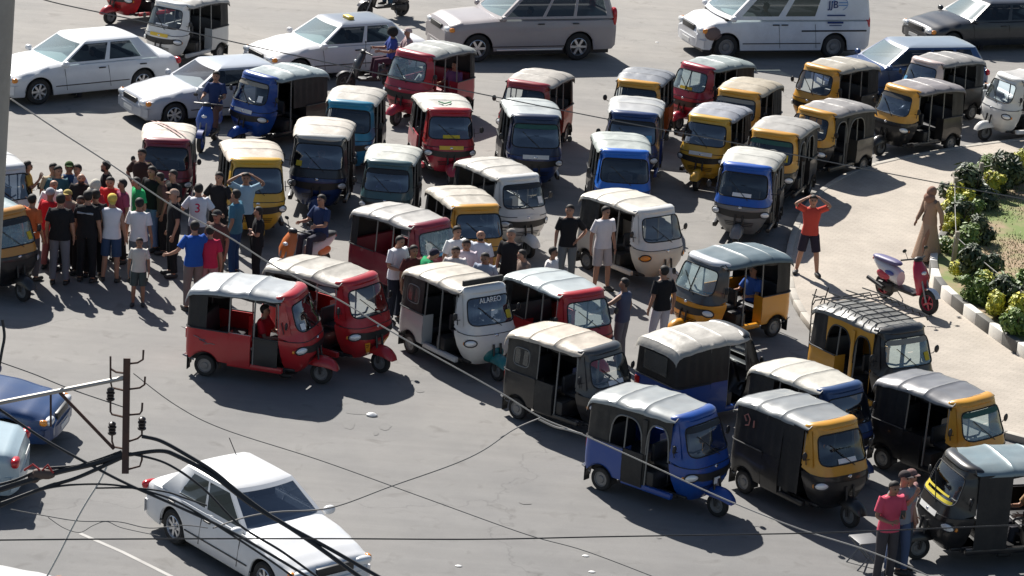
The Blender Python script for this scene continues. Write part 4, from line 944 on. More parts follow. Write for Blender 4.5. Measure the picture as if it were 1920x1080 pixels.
wire([(20, 185), (110, 245), (200, 303), (330, 390), (430, 445), (517, 500), (637, 563), (743, 627), (933, 733), (1015, 783), (1095, 816), (1230, 877), (1366, 939), (1500, 992), (1620, 1030), (1720, 1070), (1800, 1110)], .009, mat('cable_pale', (.42, .40, .37), .6), 'pale taut wire running diagonally over the crowd and rickshaws', d=33, d2=38)
wire([(1010, 786), (1040, 800), (1065, 806), (1092, 814)], .012, mat('cable_pale', (.42, .40, .37), .6), 'short frayed pale piece twisted on the diagonal wire', d=36)
wire([(60, -15), (95, 3), (290, 45), (480, 88), (678, 131), (891, 174), (1137, 223), (1358, 264), (1624, 317), (1813, 353), (1960, 380)], .008, greyc, 'grey wire sloping across the upper part of the photo', d=36, d2=44)
wire([(-20, 672), (60, 700), (134, 730), (228, 762), (232, 764)], .006, greyc, 'thin grey wire arriving at the rusty bracket from the upper left')
wire([(250, 700), (330, 760), (420, 805), (600, 863), (800, 935), (987, 1002), (1100, 1034), (1260, 1095)], .005, greyc, 'hair thin wire sloping across the open asphalt', d=30, d2=33)
wire([(4, 600), (8, 630), (3, 660), (-4, 700)], .014, blackc, 'black cable stub at the foot of the visible concrete pole', d=26)
tg = thing('cable_junction', 'knot of taped cables with red wires on the bundle left of the bracket', 'junction', atd(82, 888, D))
part('tape_wrap', None, lambda mb: mb.ell((0, 0, 0), (.11, .05, .05), 10, 6, e=.8).ell((-.09, 0, -.05), (.06, .04, .05), 8, 5), mat('tape', (.10, .07, .06), .7), tg)
part('red_wire', None, lambda mb: mb.tube([(-.18, 0, .02), (-.10, -.02, .09), (-.02, -.02, .03), (.04, -.03, .10), (.09, -.02, .02)], .012, 5), mat('red_wire', (.4, .03, .03), .5), tg)
# ------------------------------------------------------------------ small things on the road
wl = mat('road_paint', (.42, .41, .39), .8, 0, .1, 4, 0, (.25, .24, .23), .7)
def strip(name, pts, w, z, m, lab):
    P = [at(a, b_, z) for a, b_ in pts]
    def f(mb):
        rows = []
        for i, p in enumerate(P):
            d = (P[min(i + 1, len(P) - 1)] - P[max(0, i - 1)]).normalized(); nn = V((-d.y, d.x, 0)); rows.append([p - nn * w / 2, p + nn * w / 2])
        mb.grid(rows)
    o = part(name, None, f, m, None, smooth=False); o['kind'] = 'structure'; return o
strip('road_marking', [(150, 1000), (230, 1035), (330, 1085), (400, 1120)], .07, .004, wl, '')
def blob(name, px, py, rx, ry, m, seed, z=.004, n=26):
    c = at(px, py, z); r = random.Random(seed)
    o = part(name, None, lambda mb: mb.cap([c + V((rx * math.cos(a) * (1 + .35 * noise.noise(V((math.cos(a) * 1.5, math.sin(a) * 1.5, seed)))), ry * math.sin(a) * (1 + .35 * noise.noise(V((math.cos(a) * 1.5, math.sin(a) * 1.5, seed + 3)))), 0)) for a in [2 * math.pi * k / n for k in range(n)]]), m, None, smooth=False)
    o['kind'] = 'structure'; return o
patch = mat('tar_patch', (.16, .157, .152), .85, 0, .25, 3); lightp = mat('dust_patch', (.34, .33, .31), .9, 0, .12, 3)
for i, (a, b_, rx, ry) in enumerate(((655, 795, .12, .22), (672, 775, .2, .06), (722, 800, .10, .18), (705, 812, .05, .1), (787, 733, .07, .08), (1394, 1005, .05, .07), (1236, 1008, .04, .05), (985, 943, .1, .05), (430, 600, .3, .4))): blob('stain', a, b_, rx, ry, patch, i, .004 + .0005 * i)
t = thing('litter', 'crumpled white bag lying on the asphalt right of the front red rickshaw', 'litter', at(697, 780)); part('bag', None, lambda mb: mb.ell((0, 0, .02), (.11, .07, .05), 9, 5, e=1.3), M['white'], t)
for i, (a, b_) in enumerate(((1232, 80), (1098, 1043), (1085, 20), (860, 1062), (1110, 1073), (1798, 595))):
    rr = random.Random(i); t = thing('paper_scrap', ('small white paper scrap on the road left of the white van', 'tiny white paper scrap near the bottom centre of the road', 'tiny paper scrap beyond the silver four wheel drive', 'tiny pale paper scrap at the bottom edge of the asphalt', 'tiny pale scrap right of the bottom centre scrap', 'small brown scrap on the pavement by the scooter shadow')[i], 'litter', at(a, b_, .13 if a > 1700 else 0)); part('scrap', ('scr', i % 2), lambda mb: mb.ell((0, 0, .01), (.06, .04, .015), 6, 4, e=1.4), M['white'] if i < 5 else patch, t)

# ------------------------------------------------------------------ the rickshaws
RED, CRIM, MAR = (.42, .012, .018), (.36, .012, .035), (.20, .012, .028)
YEL, ORG, BLU, NAV = (.64, .31, .03), (.68, .29, .015), (.005, .058, .29), (.006, .03, .13)
BLK, WHT, CRM = (.010, .010, .011), (.72, .71, .68), (.60, .55, .47)
PS = dict(T1=(-5.26, 50.34, 345.2, 1.008), T2=(-3.95, 51.82, 324.9, 1.011), T3=(-1.38, 52.2, 308.7, 0.981), T4=(0.48, 52.46, 307.9, 0.954), T5=(0.6, 49.1, 319.0, 0.963), T6=(2.05, 45.94, 321.3, 0.991), T7=(2.9, 49.05, 38.3, 0.957), T8=(4.76, 54.84, 220.9, 0.993), T9=(6.24, 51.46, 303.8, 1.018), T10=(4.82, 48.1, 311.0, 0.952), T11=(4.53, 46.19, 308.3, 0.989), T12=(6.98, 47.83, 312.5, 0.975), T13=(8.64, 44.09, 198.2, 1.008), T14=(1.93, 58.4, 309.3, 0.971), T15=(-0.75, 60.25, 302.6, 0.97), T16=(-1.28, 57.97, 290.2, 0.946), T17=(-2.65, 56.1, 316.5, 0.971), T18=(-2.71, 61.06, 267.2, 0.931), T19=(-4.31, 62.25, 269.8, 1.042), T20=(-3.82, 65.64, 265.6, 1.002), T21=(-5.32, 67.38, 231.4, 0.998), T22=(-1.99, 70.67, 237.7, 1.034), T23=(-1.98, 65.69, 282.5, 0.981), T24=(0.09, 65.34, 276.9, 1.043), T25=(0.47, 68.64, 251.8, 1.009), T26=(2.95, 69.63, 257.9, 1.0), T27=(2.6, 66.25, 265.8, 1.046), T28=(2.14, 62.94, 273.8, 1.017), T29=(5.05, 71.84, 229.0, 0.953), T30=(5.54, 69.28, 249.2, 1.009), T31=(4.68, 66.71, 250.9, 0.971), T32=(8.19, 72.39, 229.3, 0.992), T33=(6.09, 65.38, 251.4, 1.034), T34=(7.66, 67.84, 230.9, 0.98), T35=(5.14, 62.36, 258.1, 1.025), T36=(10.13, 70.65, 222.9, 0.988), T37=(11.12, 74.14, 222.9, 0.959), T38=(13.26, 72.57, 209.3, 0.981), T39=(-10.86, 54.63, 319.8, 1.004), T40=(-8.52, 74.79, 240.5, 0.984), T41=(-9.95, 79.17, 224.4, 0.997), T42=(-7.64, 61.52, 275.1, 0.938), T43=(-5.75, 60.04, 282.0, 1.019), C1=(-9.94, 70.9, 218.1, 1.019), C2=(-6.4, 69.38, 212.2, 0.951), C3=(-3.86, 74.81, 212.6, 0.987), C4=(0.98, 78.21, 202.3, 1.014), C5=(8.11, 80.69, 199.5, 1.092), C6=(11.06, 76.53, 200.3, 0.999), C7=(14.16, 83.6, 204.4, 0.964), C8=(-10.51, 46.27, 354.8, 0.909), C10=(-4.38, 42.41, 311.2, 0.924))
def x_text(t, rf):   # broken white lettering on the windscreen band
    c = V(cab(0, 1.475, .012)); text_part('windscreen_lettering', 'ALAREO', .135, M['white'], t, Matrix.Translation(c) @ Matrix(((0, -.29, .957, 0), (1, 0, 0, 0), (0, .957, .29, 0), (0, 0, 0, 1))))
    part('sign_board', None, lambda mb: mb.box(1.34, 1.40, -.46, .46, 1.72, 1.83, .01), M['grime'], t)
def x_teal(t, rf):
    x_text(t, rf); part('leg_shield', None, lambda mb: mb.ell((1.80, 0, .50), (.135, .24, .19), 18, 10, e=.85), paint((.01, .16, .17)), t)
def x_stripe(t, rf):
    for sg in (-1,): part('side_decal', None, lambda mb: mb.tube([(.02, sg * .652, .72), (-.10, sg * .655, .70), (.05, sg * .655, .66), (-.14, sg * .655, .75), (-.2, sg * .655, .76)], .008, 4).tube([(.0, sg * .655, .63), (.12, sg * .653, .66), (.2, sg * .652, .65)], .007, 4), M['rim'], t)
def x_rack(t, rf):
    rt = t
    for i in range(10):
        x = -.36 + i * .195; part('rack_bar', None, lambda mb: mb.tube([(x, -.60, roof_z(x) + .02), (x, -.55, roof_z(x) + .10), (x, .55, roof_z(x) + .10), (x, .60, roof_z(x) + .02)], .012, 5), M['black'], rt)
    for y in (-.58, -.2, .2, .58): part('rack_rail', None, lambda mb: mb.tube([(-.42, y, 1.78), (.4, y, roof_z(.4) + .115), (1.45, y, roof_z(1.45) + .115)], .012, 5), M['black'], rt)
    for y in (-.50, -.22): part('ladder_rail', None, lambda mb: mb.tube([(-.46, y, .55), (-.50, y, 1.6), (-.42, y, 1.88)], .012, 5), M['black'], rt)
    for z in (.7, .95, 1.2, 1.45, 1.7): part('ladder_rung', None, lambda mb: mb.tube([(-.47, -.50, z), (-.47, -.22, z)], .009, 5), M['black'], rt)
def x_sidemark(t, rf):
    part('side_decal', None, lambda mb: mb.tube([(-.02, -.625, 1.30), (-.08, -.625, 1.38), (.0, -.625, 1.43), (.06, -.625, 1.36), (.04, -.625, 1.25), (-.04, -.625, 1.22)], .014, 4).tube([(.16, -.622, 1.24), (.16, -.62, 1.36)], .014, 4), cloth((.45, .2, .17)), t)
def x_greenmark(t, rf):
    m = mat('green_print', (.03, .22, .09), .7)
    part('roof_print', None, lambda mb: [mb.grid([[(1.02 + a, y0 + b_, roof_z(1.02) + .018) for b_ in (0, .05)] for a in (0, .10)]) for a, y0 in ((0, -.16), (.0, .02))] and mb.tube([(1.0, -.2, roof_z(1) + .02), (1.16, -.08, roof_z(1.16) + .02), (1.0, .1, roof_z(1) + .02)], .016, 4), m, t)
def x_screen(t, rf):   # half of the windscreen is papered white
    part('screen_divider', None, lambda mb: mb.tube([cab(.0, 1.06, .006), cab(.0, 1.53, .006)], .014, 5), M['black'], t)
def x_logo(t, rf):
    part('front_emblem', None, lambda mb: mb.box(1.95, 1.965, -.10, -.02, .58, .68).box(1.95, 1.967, -.10, .04, .66, .69), M['white'], t)
def x_orange(t, rf):
    part('front_side_curtain', K_(('fs',)), b_side(1, .78, 1.36, .36), M['canvas'], t)
    part('windscreen_print', None, lambda mb: mb.grid([[cab(-.5 + i / 8, z, .006) for i in range(9)] for z in (1.08, 1.13)]).grid([[cab(-.3 + .6 * i / 8, z, .006) for i in range(9)] for z in (1.17, 1.20)]), cloth((.6, .5, .06)), t)
    part('rear_panel', None, lambda mb: mb.grid([[(x, y * .66, z) for x, y in uplan(.44, 1.0)] for z in (.40, .62, .86)]), paint((.62, .16, .03)), t)
def x_yemblem(t, rf):
    m = paint((.8, .35, .03), 0)
    part('front_emblem', None, lambda mb: mb.grid([[cab(-.30, .60, .012), cab(-.14, .60, .012)], [cab(-.18, .38, .012), cab(-.06, .38, .012)]]).grid([[cab(.14, .60, .012), cab(.30, .60, .012)], [cab(.06, .38, .012), cab(.18, .38, .012)]]).grid([[cab(-.18, .40, .012), cab(.18, .40, .012)], [cab(-.1, .32, .012), cab(.1, .32, .012)]]), m, t)
def x_stripes(t, rf):
    part('roof_stripes', None, lambda mb: [mb.grid([[(x, lerp(-.45, .35, (x + .1) / 1.5) + d, roof_z(x) + .022) for x in [(-.1 + .15 * k) for k in range(10)]], [(x, lerp(-.45, .35, (x + .1) / 1.5) + d + .05, roof_z(x) + .022) for x in [(-.1 + .15 * k) for k in range(10)]]]) for d in (0, .12)] and None, mat('pink_print', (.5, .33, .30), .8), t)
K_ = lambda k: ('x', k)
silver = lambda c: mat('vinyl_silver', c, .34, .2, .10, 3.5, 0, (.30, .29, .27), .35, .12, 6)
TK = [
 ('T1', 'red rickshaw standing foremost left with silver panelled roof and black door', RED, RED, RED, (.42, .44, .45), dict(side='quarter', q=.02, door='black', extra=x_stripe, glass='dglass', roofm=silver((.40, .42, .43)))),
 ('T2', 'red rickshaw with dusty beige roof and orange emblem behind the foremost red one', RED, RED, RED, (.36, .335, .29), dict(side='open', extra=x_yemblem, glass='glass', rp=None)),
 ('T3', 'white rickshaw with teal mudguard, lettering on its windscreen and beige roof', WHT, WHT, (.45, .46, .46), (.52, .49, .43), dict(side='quarter', guard=(.01, .16, .17), extra=x_teal, sidec='grime', amber='amber', glass='dglass', mask=False, q=.36, qw=True, rp=None)),
 ('T4', 'red rickshaw with silver roof right behind the white one with lettering', RED, RED, RED, (.40, .44, .44), dict(side='quarter', q=-.05, roofm=silver((.42, .46, .46)), glass='mglass')),
 ('T5', 'black rickshaw with cream dusty roof and a rounded window in its side canvas', (.05, .052, .055), BLK, BLK, (.54, .49, .42), dict(side='quarter', q=.44, qw=True, sidec='grime', glass='glass', rp='grime')),
 ('T6', 'blue rickshaw at the front of the right hand queue with arched side curtains', BLU, BLU, BLU, (.38, .39, .40), dict(side='arch', sidec='grime', roofm=silver((.33, .35, .35)), extra=x_logo, amber='amber', glass='glass', rp='canvas')),
 ('T7', 'blue rickshaw seen from its back with crumpled black rear canvas and grey roof', BLK, BLK, BLU, (.47, .46, .43), dict(side='pass')),
 ('T8', 'orange yellow rickshaw with smooth dark teal roof facing left in the middle right', (.05, .055, .06), ORG, ORG, (.10, .14, .16), dict(side='quarter', q=.06, visor=(.55, .57, .6), extra=x_screen, glass='mglass', roofm=mat('vinyl_teal', (.10, .14, .16), .45, 0, .08, 3))),
 ('T9', 'yellow rickshaw carrying a black roof rack with a ladder at the back', (.03, .03, .03), BLK, YEL, (.16, .16, .15), dict(side='arch', sidec='body', extra=x_rack, glass='mglass', lampm='lamp', rp=None)),
 ('T10', 'dark blue rickshaw with pale roof squeezed behind the black curtained yellow one', (.02, .06, .17), NAV, BLK, (.56, .55, .50), dict(side='quarter', q=.3, glass='dglass')),
 ('T11', 'black curtained rickshaw with a yellow windscreen surround and a number on its side', YEL, BLK, BLK, (.27, .28, .28), dict(side='closed', extra=x_sidemark, roofm=silver((.27, .28, .28)), glass='glass')),
 ('T12', 'black and yellow rickshaw nearest the pavement on the right with dark grey roof', YEL, BLK, BLK, (.17, .17, .18), dict(side='quarter', q=.44, roofm=silver((.19, .19, .2)), glass='mglass')),
 ('T13', 'dark rickshaw with teal roof and orange rear cut by the lower right corner', BLK, BLK, BLK, (.19, .24, .26), dict(side='quarter', q=-.1, extra=x_orange, rp=None, roofm=silver((.20, .26, .28)), plate='plate', posts='black')),
 ('T14', 'cream rickshaw with amber headlights where two men stand at its open side', WHT, CRM, CRM, (.58, .56, .50), dict(side='quarter', q=.3, mask=False, lampm='amber', sidec='grime', glass='glass', rp=None)),
 ('T15', 'white rickshaw with a long pale grey roof just behind the yellow one in the centre', WHT, WHT, (.4, .4, .4), (.47, .46, .43), dict(side='open', glass='glass', plate='plate')),
 ('T16', 'yellow fronted rickshaw with pale roof behind the small crowd in the centre', YEL, YEL, BLK, (.50, .47, .41), dict(side='open', glass='dglass')),
 ('T17', 'dark red rickshaw with sagging torn grey canopy and open side behind the white tee man', MAR, MAR, MAR, (.37, .355, .33), dict(side='open', seat='seatred', glass='mglass')),
 ('T18', 'small dark teal rickshaw with pale roof between the navy one and the white one', (.04, .10, .11), (.02, .05, .06), BLK, (.50, .52, .49), dict(side='quarter', glass='dglass')),
 ('T19', 'navy rickshaw with wide cream roof facing the camera right of the yellow one', (.03, .035, .04), NAV, BLK, (.56, .53, .48), dict(side='quarter', glass='dglass', visor=(.5, .49, .45))),
 ('T20', 'turquoise blue rickshaw with cream roof half hidden behind the navy one', (.01, .20, .33), (.01, .15, .30), BLK, (.48, .465, .43), dict(side='quarter', glass='glass')),
 ('T21', 'large bright blue rickshaw with grey green roof beside the silver sedan', BLU, BLU, BLK, (.24, .29, .30), dict(side='pass', glass='glass', plate='plate')),
 ('T22', 'crimson rickshaw with passengers inside next to the motorbike riders', CRIM, CRIM, CRIM, (.30, .31, .29), dict(side='open', seat='seatred', glass='mglass')),
 ('T23', 'crimson rickshaw with white roof bearing a small green print and a yellow plate', RED, CRIM, CRIM, (.60, .60, .56), dict(side='quarter', glass='dglass', plate='yplate', extra=x_greenmark)),
 ('T24', 'navy rickshaw with ribbed silver roof in front of the torn roofed red one', (.02, .035, .08), NAV, BLK, (.45, .47, .46), dict(side='quarter', glass='dglass', plate='plate', roofm=silver((.45, .48, .47)))),
 ('T25', 'red rickshaw with torn brown grey roof behind the navy silver roofed one', (.30, .02, .03), RED, (.36, .05, .03), (.36, .33, .29), dict(side='open', glass='glass')),
 ('T26', 'yellow browed rickshaw with glossy grey roof and orange red tail', YEL, ORG, (.42, .10, .02), (.20, .21, .23), dict(side='quarter', q=.1, glass='glass')),
 ('T27', 'blue rickshaw with bright ribbed grey roof directly before the orange tailed one', NAV, NAV, (.01, .04, .22), (.42, .42, .41), dict(side='quarter', roofm=silver((.46, .46, .45)), glass='dglass')),
 ('T28', 'bright blue browed rickshaw with pale green grey roof and white left edge', (.01, .13, .55), BLU, BLK, (.42, .47, .46), dict(side='quarter', glass='glass')),
 ('T29', 'crimson rickshaw with papered windscreen and dark grey green roof beside the van', CRIM, CRIM, BLK, (.25, .29, .28), dict(side='quarter', q=.4, glass='mglass', extra=x_screen)),
 ('T30', 'yellow browed rickshaw with sandy roof between the crimson one and the grey roofed one', YEL, YEL, BLK, (.45, .40, .31), dict(side='quarter', q=.44, sidec='grime', glass='glass')),
 ('T31', 'golden yellow rickshaw with grey roof and white plate facing the camera', (.68, .40, .04), (.66, .36, .03), BLK, (.27, .28, .31), dict(side='quarter', q=.3, glass='dglass', plate='plate')),
 ('T32', 'yellow rickshaw with brown grey roof nearest the white van rear wheel', YEL, YEL, BLK, (.36, .33, .27), dict(side='quarter', glass='glass')),
 ('T33', 'black rickshaw with yellow windscreen surround and brown grey roof behind the blue browed one', YEL, BLK, BLK, (.34, .325, .30), dict(side='arch', sidec='grime', glass='glass')),
 ('T34', 'khaki dusty rickshaw with yellow surround whose rear wheel touches the pavement', YEL, BLK, (.06, .055, .045), (.25, .235, .225), dict(side='arch', sidec='grime', glass='glass')),
 ('T35', 'grey fronted rickshaw with blue windscreen surround and pale roof by the pavement', (.01, .09, .42), (.17, .17, .17), BLK, (.54, .55, .52), dict(side='arch', sidec='grime', glass='glass')),
 ('T36', 'black rickshaw with yellow surround parked at the upper tip of the pavement', YEL, BLK, BLK, (.22, .20, .20), dict(side='quarter', q=.12, sidec='grime', glass='dglass')),
 ('T37', 'rickshaw with pinkish white windscreen brow in front of the dark blue hatchback', (.60, .48, .44), BLK, BLK, (.26, .25, .235), dict(side='quarter', q=.05, glass='dglass')),
 ('T38', 'white rickshaw with round white front mudguard at the far right edge', WHT, WHT, WHT, (.5, .5, .5), dict(side='quarter', mask=False, glass='glass')),
 ('T39', 'teal and orange rickshaw peeping out from behind the concrete pole', (.52, .24, .04), BLK, BLK, (.20, .27, .29), dict(side='quarter', glass='mglass')),
 ('T44', 'rickshaw with a white roof behind the orange and teal one by the concrete pole', (.5, .52, .54), (.1, .12, .14), BLK, (.62, .64, .66), dict(side='quarter', glass='dglass')),
 ('T40', 'white rickshaw with black canvas sides beside the white saloon at the top left', WHT, WHT, (.55, .55, .53), (.45, .45, .43), dict(side='quarter', q=.05, plate='yplate', glass='glass')),
 ('T41', 'red rickshaw cut by the top edge left of the white one', RED, RED, RED, (.3, .3, .3), dict(side='quarter')),
 ('T42', 'maroon rickshaw with cream roof crossed by pale stripes behind the crowd', MAR, MAR, MAR, (.62, .58, .52), dict(side='quarter', glass='glass', extra=x_stripes)),
 ('T43', 'yellow rickshaw with cream roof where two men lean on the windscreen', (.62, .36, .03), (.62, .36, .03), BLK, (.56, .50, .43), dict(side='quarter', glass='dglass')),
]
PS['T44'] = (-11.2, 58.0, 305, 1.0)
for i, (k, lab, fc, lc, bc, rc, o) in enumerate(TK):
    o = dict(o)
    if 'rims' in o: o['rims'] = M[o['rims']]
    if k == 'T17': o['seat'] = 'seatred'
    tuk(k, PS[k], lab, fc, lc, bc, rc, seed=i * 2, **o)

# ------------------------------------------------------------------ the cars
SP = sedan('w124', 2.8, 1.74, 1.43, .78, 1.08); SP['side'] = [(.03, 'b'), (.44, 's'), (.49, 'b'), (.84, 's'), (1.0, 'b')]
car(SP, PS['C1'], 'old white four door saloon with a driver at its open window, far left', (.66, .68, .70), rims=M['alloy'], glass='mglass')
car(sedan('e39', 2.83, 1.8, 1.42, .85, 1.05), PS['C2'], 'silver grey saloon half hidden behind the big blue rickshaw', (.42, .44, .48), roofcol=(.36, .40, .46), glass='glass')
def x_taxi(t):
    s = part('taxi_light', None, lambda mb: mb.box(1.02, 1.20, -.0, .34, 1.42, 1.53, .03), mat('taxi_yellow', (.8, .55, .08), .4), t)
car(sedan('w211', 2.85, 1.82, 1.45, .85, 1.12), PS['C3'], 'white saloon with dark roof and a small yellow taxi light', (.66, .66, .67), roofcol=(.16, .19, .24), glass='mglass', extra=x_taxi)
SUV = dict(id='suv', wb=2.87, w=1.90, h=1.84, xf=3.74, xr=-1.08, zs=.78, zg=1.14, r=.375, zb=.30, lz=.86, tz=1.15, tlh=3.2,
  plan=[(-1.08, .88), (-.95, .95), (-.5, .985), (.5, 1), (2.6, 1), (3.3, .97), (3.6, .90), (3.74, .78)], top=[(-1.08, 1.06), (-1.0, 1.14), (2.3, 1.15), (3.3, 1.08), (3.62, .98), (3.74, .82)],
  gb=(2.38, -1.02), gt=(1.65, -.84), gbw=.94, gtw=.76, side=[(.04, 'b'), (.36, 's'), (.39, 'b'), (.64, 's'), (.67, 'b'), (.95, 's'), (1, 'b')], hx=(.37, .66), sx=(.05, .37))
def x_rails(t):
    for sg in (-1, 1): part('roof_rail', None, lambda mb: mb.tube([(1.4, sg * .62, 1.82), (1.3, sg * .62, 1.87), (-.6, sg * .62, 1.87), (-.7, sg * .62, 1.81)], .02, 6), M['black'], t)
    part('running_board', None, lambda mb: mb.box(.5, 2.35, .86, .98, .31, .36, .01), M['alloy'], t)
car(SUV, PS['C4'], 'silver beige four wheel drive with alloy wheels at the top centre', (.34, .31, .31), roofcol=(.4, .38, .37), glass='mglass', extra=x_rails, spokes=6)
VAN = dict(id='van', wb=2.95, w=1.80, h=1.97, xf=3.68, xr=-.98, zs=.70, zg=1.02, r=.32, zb=.24, lz=.72, tz=.9, tlh=2.5, dirt=.25,
  plan=[(-.98, .93), (-.85, .98), (-.5, 1), (2.6, 1), (3.2, .95), (3.55, .85), (3.68, .70)], top=[(-.98, 1.0), (-.93, 1.03), (2.5, 1.03), (3.2, .95), (3.58, .80), (3.68, .64)],
  gb=(3.02, -.97), gt=(2.1, -.86), gbw=.97, gtw=.83, side=[(.06, 'b'), (.33, 's'), (.38, 'b'), (.60, 's'), (1.0, 'b')], hx=(.34, .40), sx=(.05, .36, .61))
def x_van(t):
    Mx = lambda z, x: Matrix.Translation((x, .905, z)) @ Matrix(((-1, 0, 0, 0), (0, 0, 1, 0), (0, 1, 0, 0), (0, 0, 0, 1)))
    Mu = lambda z, x: Matrix.Translation((x, .86, z)) @ Matrix(((-1, 0, 0, 0), (0, -.1, 1, 0), (0, 1, .1, 0), (0, 0, 0, 1)))
    bl = cloth((.03, .05, .16)); text_part('van_lettering', 'JJB', .26, bl, t, Mu(1.40, .12))
    part('van_logo', None, lambda mb: [mb.tube([(-.05 - .22 * math.cos(a), .872, 1.42 + .17 * math.sin(a)) for a in [R(-60 + 30 * k) for k in range(9)]], .008, 4), mb.box(-.25, -.02, .868, .876, 1.45, 1.47), mb.box(-.25, -.02, .868, .876, 1.38, 1.40)], cloth((.1, .25, .5)), t)
    part('van_small_print', None, lambda mb: [mb.box(-.22, .28, .892, .902, 1.12, 1.15), mb.box(-.18, .26, .904, .911, .93, .98), mb.box(-.14, .2, .904, .911, .87, .89)], bl, t)
    part('door_rail', None, lambda mb: mb.box(-.85, .95, .898, .912, .72, .76, .004), M['black'], t)
    part('dented_corner', None, lambda mb: mb.ell((3.30, .80, .66), (.24, .09, .18), 12, 8), mat('bare_filler', (.17, .12, .11), .8, 0, .3, 5), t)
v = list(PS['C5']); 
car(VAN, v, 'white panel van with blue lettering on its side and a scraped front corner', (.70, .71, .73), cat='van', glass='mglass', extra=x_van, rims=M['rim'], spokes=0, name='parked_van')
car(sedan('hatch', 2.75, 1.78, 1.46, .80, .95, True), PS['C6'], 'dark blue estate car with a bright windscreen behind the yellow rickshaws', (.02, .06, .17), roofcol=(.22, .27, .33), glass='mglass')
car(sedan('w140', 2.9, 1.85, 1.46, .80, 1.1), PS['C7'], 'black saloon with a bright windscreen in the top right corner', (.012, .016, .024), glass='mglass')
car(sedan('blue', 2.65, 1.74, 1.42, .86, 1.0), PS['C8'], 'dark blue car nosing in from the left edge behind the cables', (.015, .05, .15), group=None, glass='glass')
c10 = sedan('nissan', 2.6, 1.72, 1.45, .82, 1.0); c10['side'] = [(.03, 'b'), (.44, 's'), (.47, 'b'), (.80, 's'), (1.0, 'b')]
def x_aer(t): part('aerial', None, lambda mb: mb.tube([(.30, .2, 1.5), (.05, .22, 1.72)], .008, 4), M['black'], t)
car(c10, PS['C10'], 'white saloon under the black cables at the bottom left', (.70, .71, .72), group=None, glass='dglass', extra=x_aer)
car(sedan('pale', 2.6, 1.72, 1.42, .8, 1.0), (at(28, 955).x - 1.0, at(28, 955).y + .75, 183, 1), 'pale blue car of which only the tail shows at the left edge', (.35, .45, .5), group=None)
car(sedan('w124', 2.8, 1.74, 1.43, .78, 1.08), (-9.3, 37.2, 15, 1), 'white car whose hood just enters the bottom left corner', (.7, .7, .7), group=None)
car(sedan('e39', 2.83, 1.8, 1.42, .85, 1.05), (15.6, 75.6, 200, 1), 'silver car behind the white rickshaw at the right edge', (.45, .5, .52), glass='mglass')

# ------------------------------------------------------------------ motorbikes and people
def bikepose(rear, front):
    a, b_ = at(*rear), at(*front); d = b_ - a; return (a.x, a.y, math.degrees(math.atan2(d.y, d.x)), 1.0)
a, b_ = at(1657, 557, .12), at(1735, 588, .12); d = b_ - a
sc = scooter((a.x, a.y, math.degrees(math.atan2(d.y, d.x)), 1.0), 'red and white scooter parked alone on the pavement by the painted kerb', (.42, .015, .05), (.62, .62, .66), (.10, .09, .2), stripe=(.03, .05, .25)); sc.location.z = .12
MG = 'motorbikes in the traffic'
bikes = [
 ((600, 512), (530, 530), 'white and orange scooter behind the beige roofed red rickshaw', (.65, .18, .04), (.7, .7, .7)),
 ((402, 262), (396, 290), 'blue scooter ridden between the silver saloon and the big blue rickshaw', (.02, .08, .35), (.03, .05, .2)),
 ((738, 172), (684, 172), 'black motorbike carrying two riders beside the white taxi saloon', (.03, .03, .035), (.04, .04, .045)),
 ((752, 30), (708, 34), 'dark motorbike at the top edge above the taxi saloon', (.03, .03, .03), (.05, .05, .06)),
]
BP = []
for r_, f_, lab, c1, c2 in bikes:
    p = bikepose(r_, f_); p = (p[0], p[1], p[2] if r_[0] != 402 else 262, 1.0); BP.append(p); scooter(p, lab, c1, c2, (.03, .03, .03), MG, 'motor_scooter')
def rider(p, fwd, lab, shirt, pants, **k):
    th = R(p[2]); person((p[0] + math.cos(th) * fwd, p[1] + math.sin(th) * fwd, -.10), th, 'sit', lab, shirt, pants, group='people riding motorbikes', **k)
rider(BP[0], .05, 'scooter rider in a dark blue shirt behind the red rickshaws', (.03, .05, .12), (.05, .05, .07))
rider(BP[1], .05, 'scooter rider in a blue shirt beside the silver saloon', (.03, .05, .13), (.15, .08, .06))
rider(BP[2], .10, 'motorbike rider in black helmet and blue shirt by the taxi saloon', (.05, .08, .30), (.07, .03, .05), hair='helmet', hairc=(.03, .03, .03))
rider(BP[2], -.30, 'pillion passenger in pinkish top behind the helmeted rider', (.42, .30, .30), (.08, .07, .08), hair='cap', hairc=(.45, .36, .34))
rider(BP[3], .05, 'motorbike rider in a red top at the top edge of the photo', (.30, .03, .05), (.04, .08, .12))
def inside(k, fx, fy, lab, shirt, z=-.36, sc_=1.0):
    x, y, th, s = PS[k]; th = R(th); person((x + math.cos(th) * fx - math.sin(th) * fy, y + math.sin(th) * fx + math.cos(th) * fy, z), th, 'sit', lab, shirt, (.05, .05, .06), h=1.68, group='drivers and passengers inside vehicles')
inside('T22', .0, .25, 'passenger in a purple striped top in the back of the crimson rickshaw', (.22, .10, .22)); inside('T22', .9, 0, 'driver in white in the crimson rickshaw beside the motorbike riders', (.5, .5, .5))
inside('T19', .9, 0, 'driver in a pink shirt behind the navy rickshaw windscreen', (.45, .22, .22)); inside('T18', .9, 0, 'driver seen behind the dark teal rickshaw windscreen', (.12, .10, .28))
inside('T1', .88, 0, 'driver in a red shirt inside the foremost red rickshaw', (.5, .02, .03)); inside('T8', .1, 0, 'passenger in a blue shirt sitting in the orange yellow rickshaw', (.06, .14, .45))
inside('T13', .1, .1, 'passenger with tan shirt in the corner rickshaw with the teal roof', (.35, .22, .12))
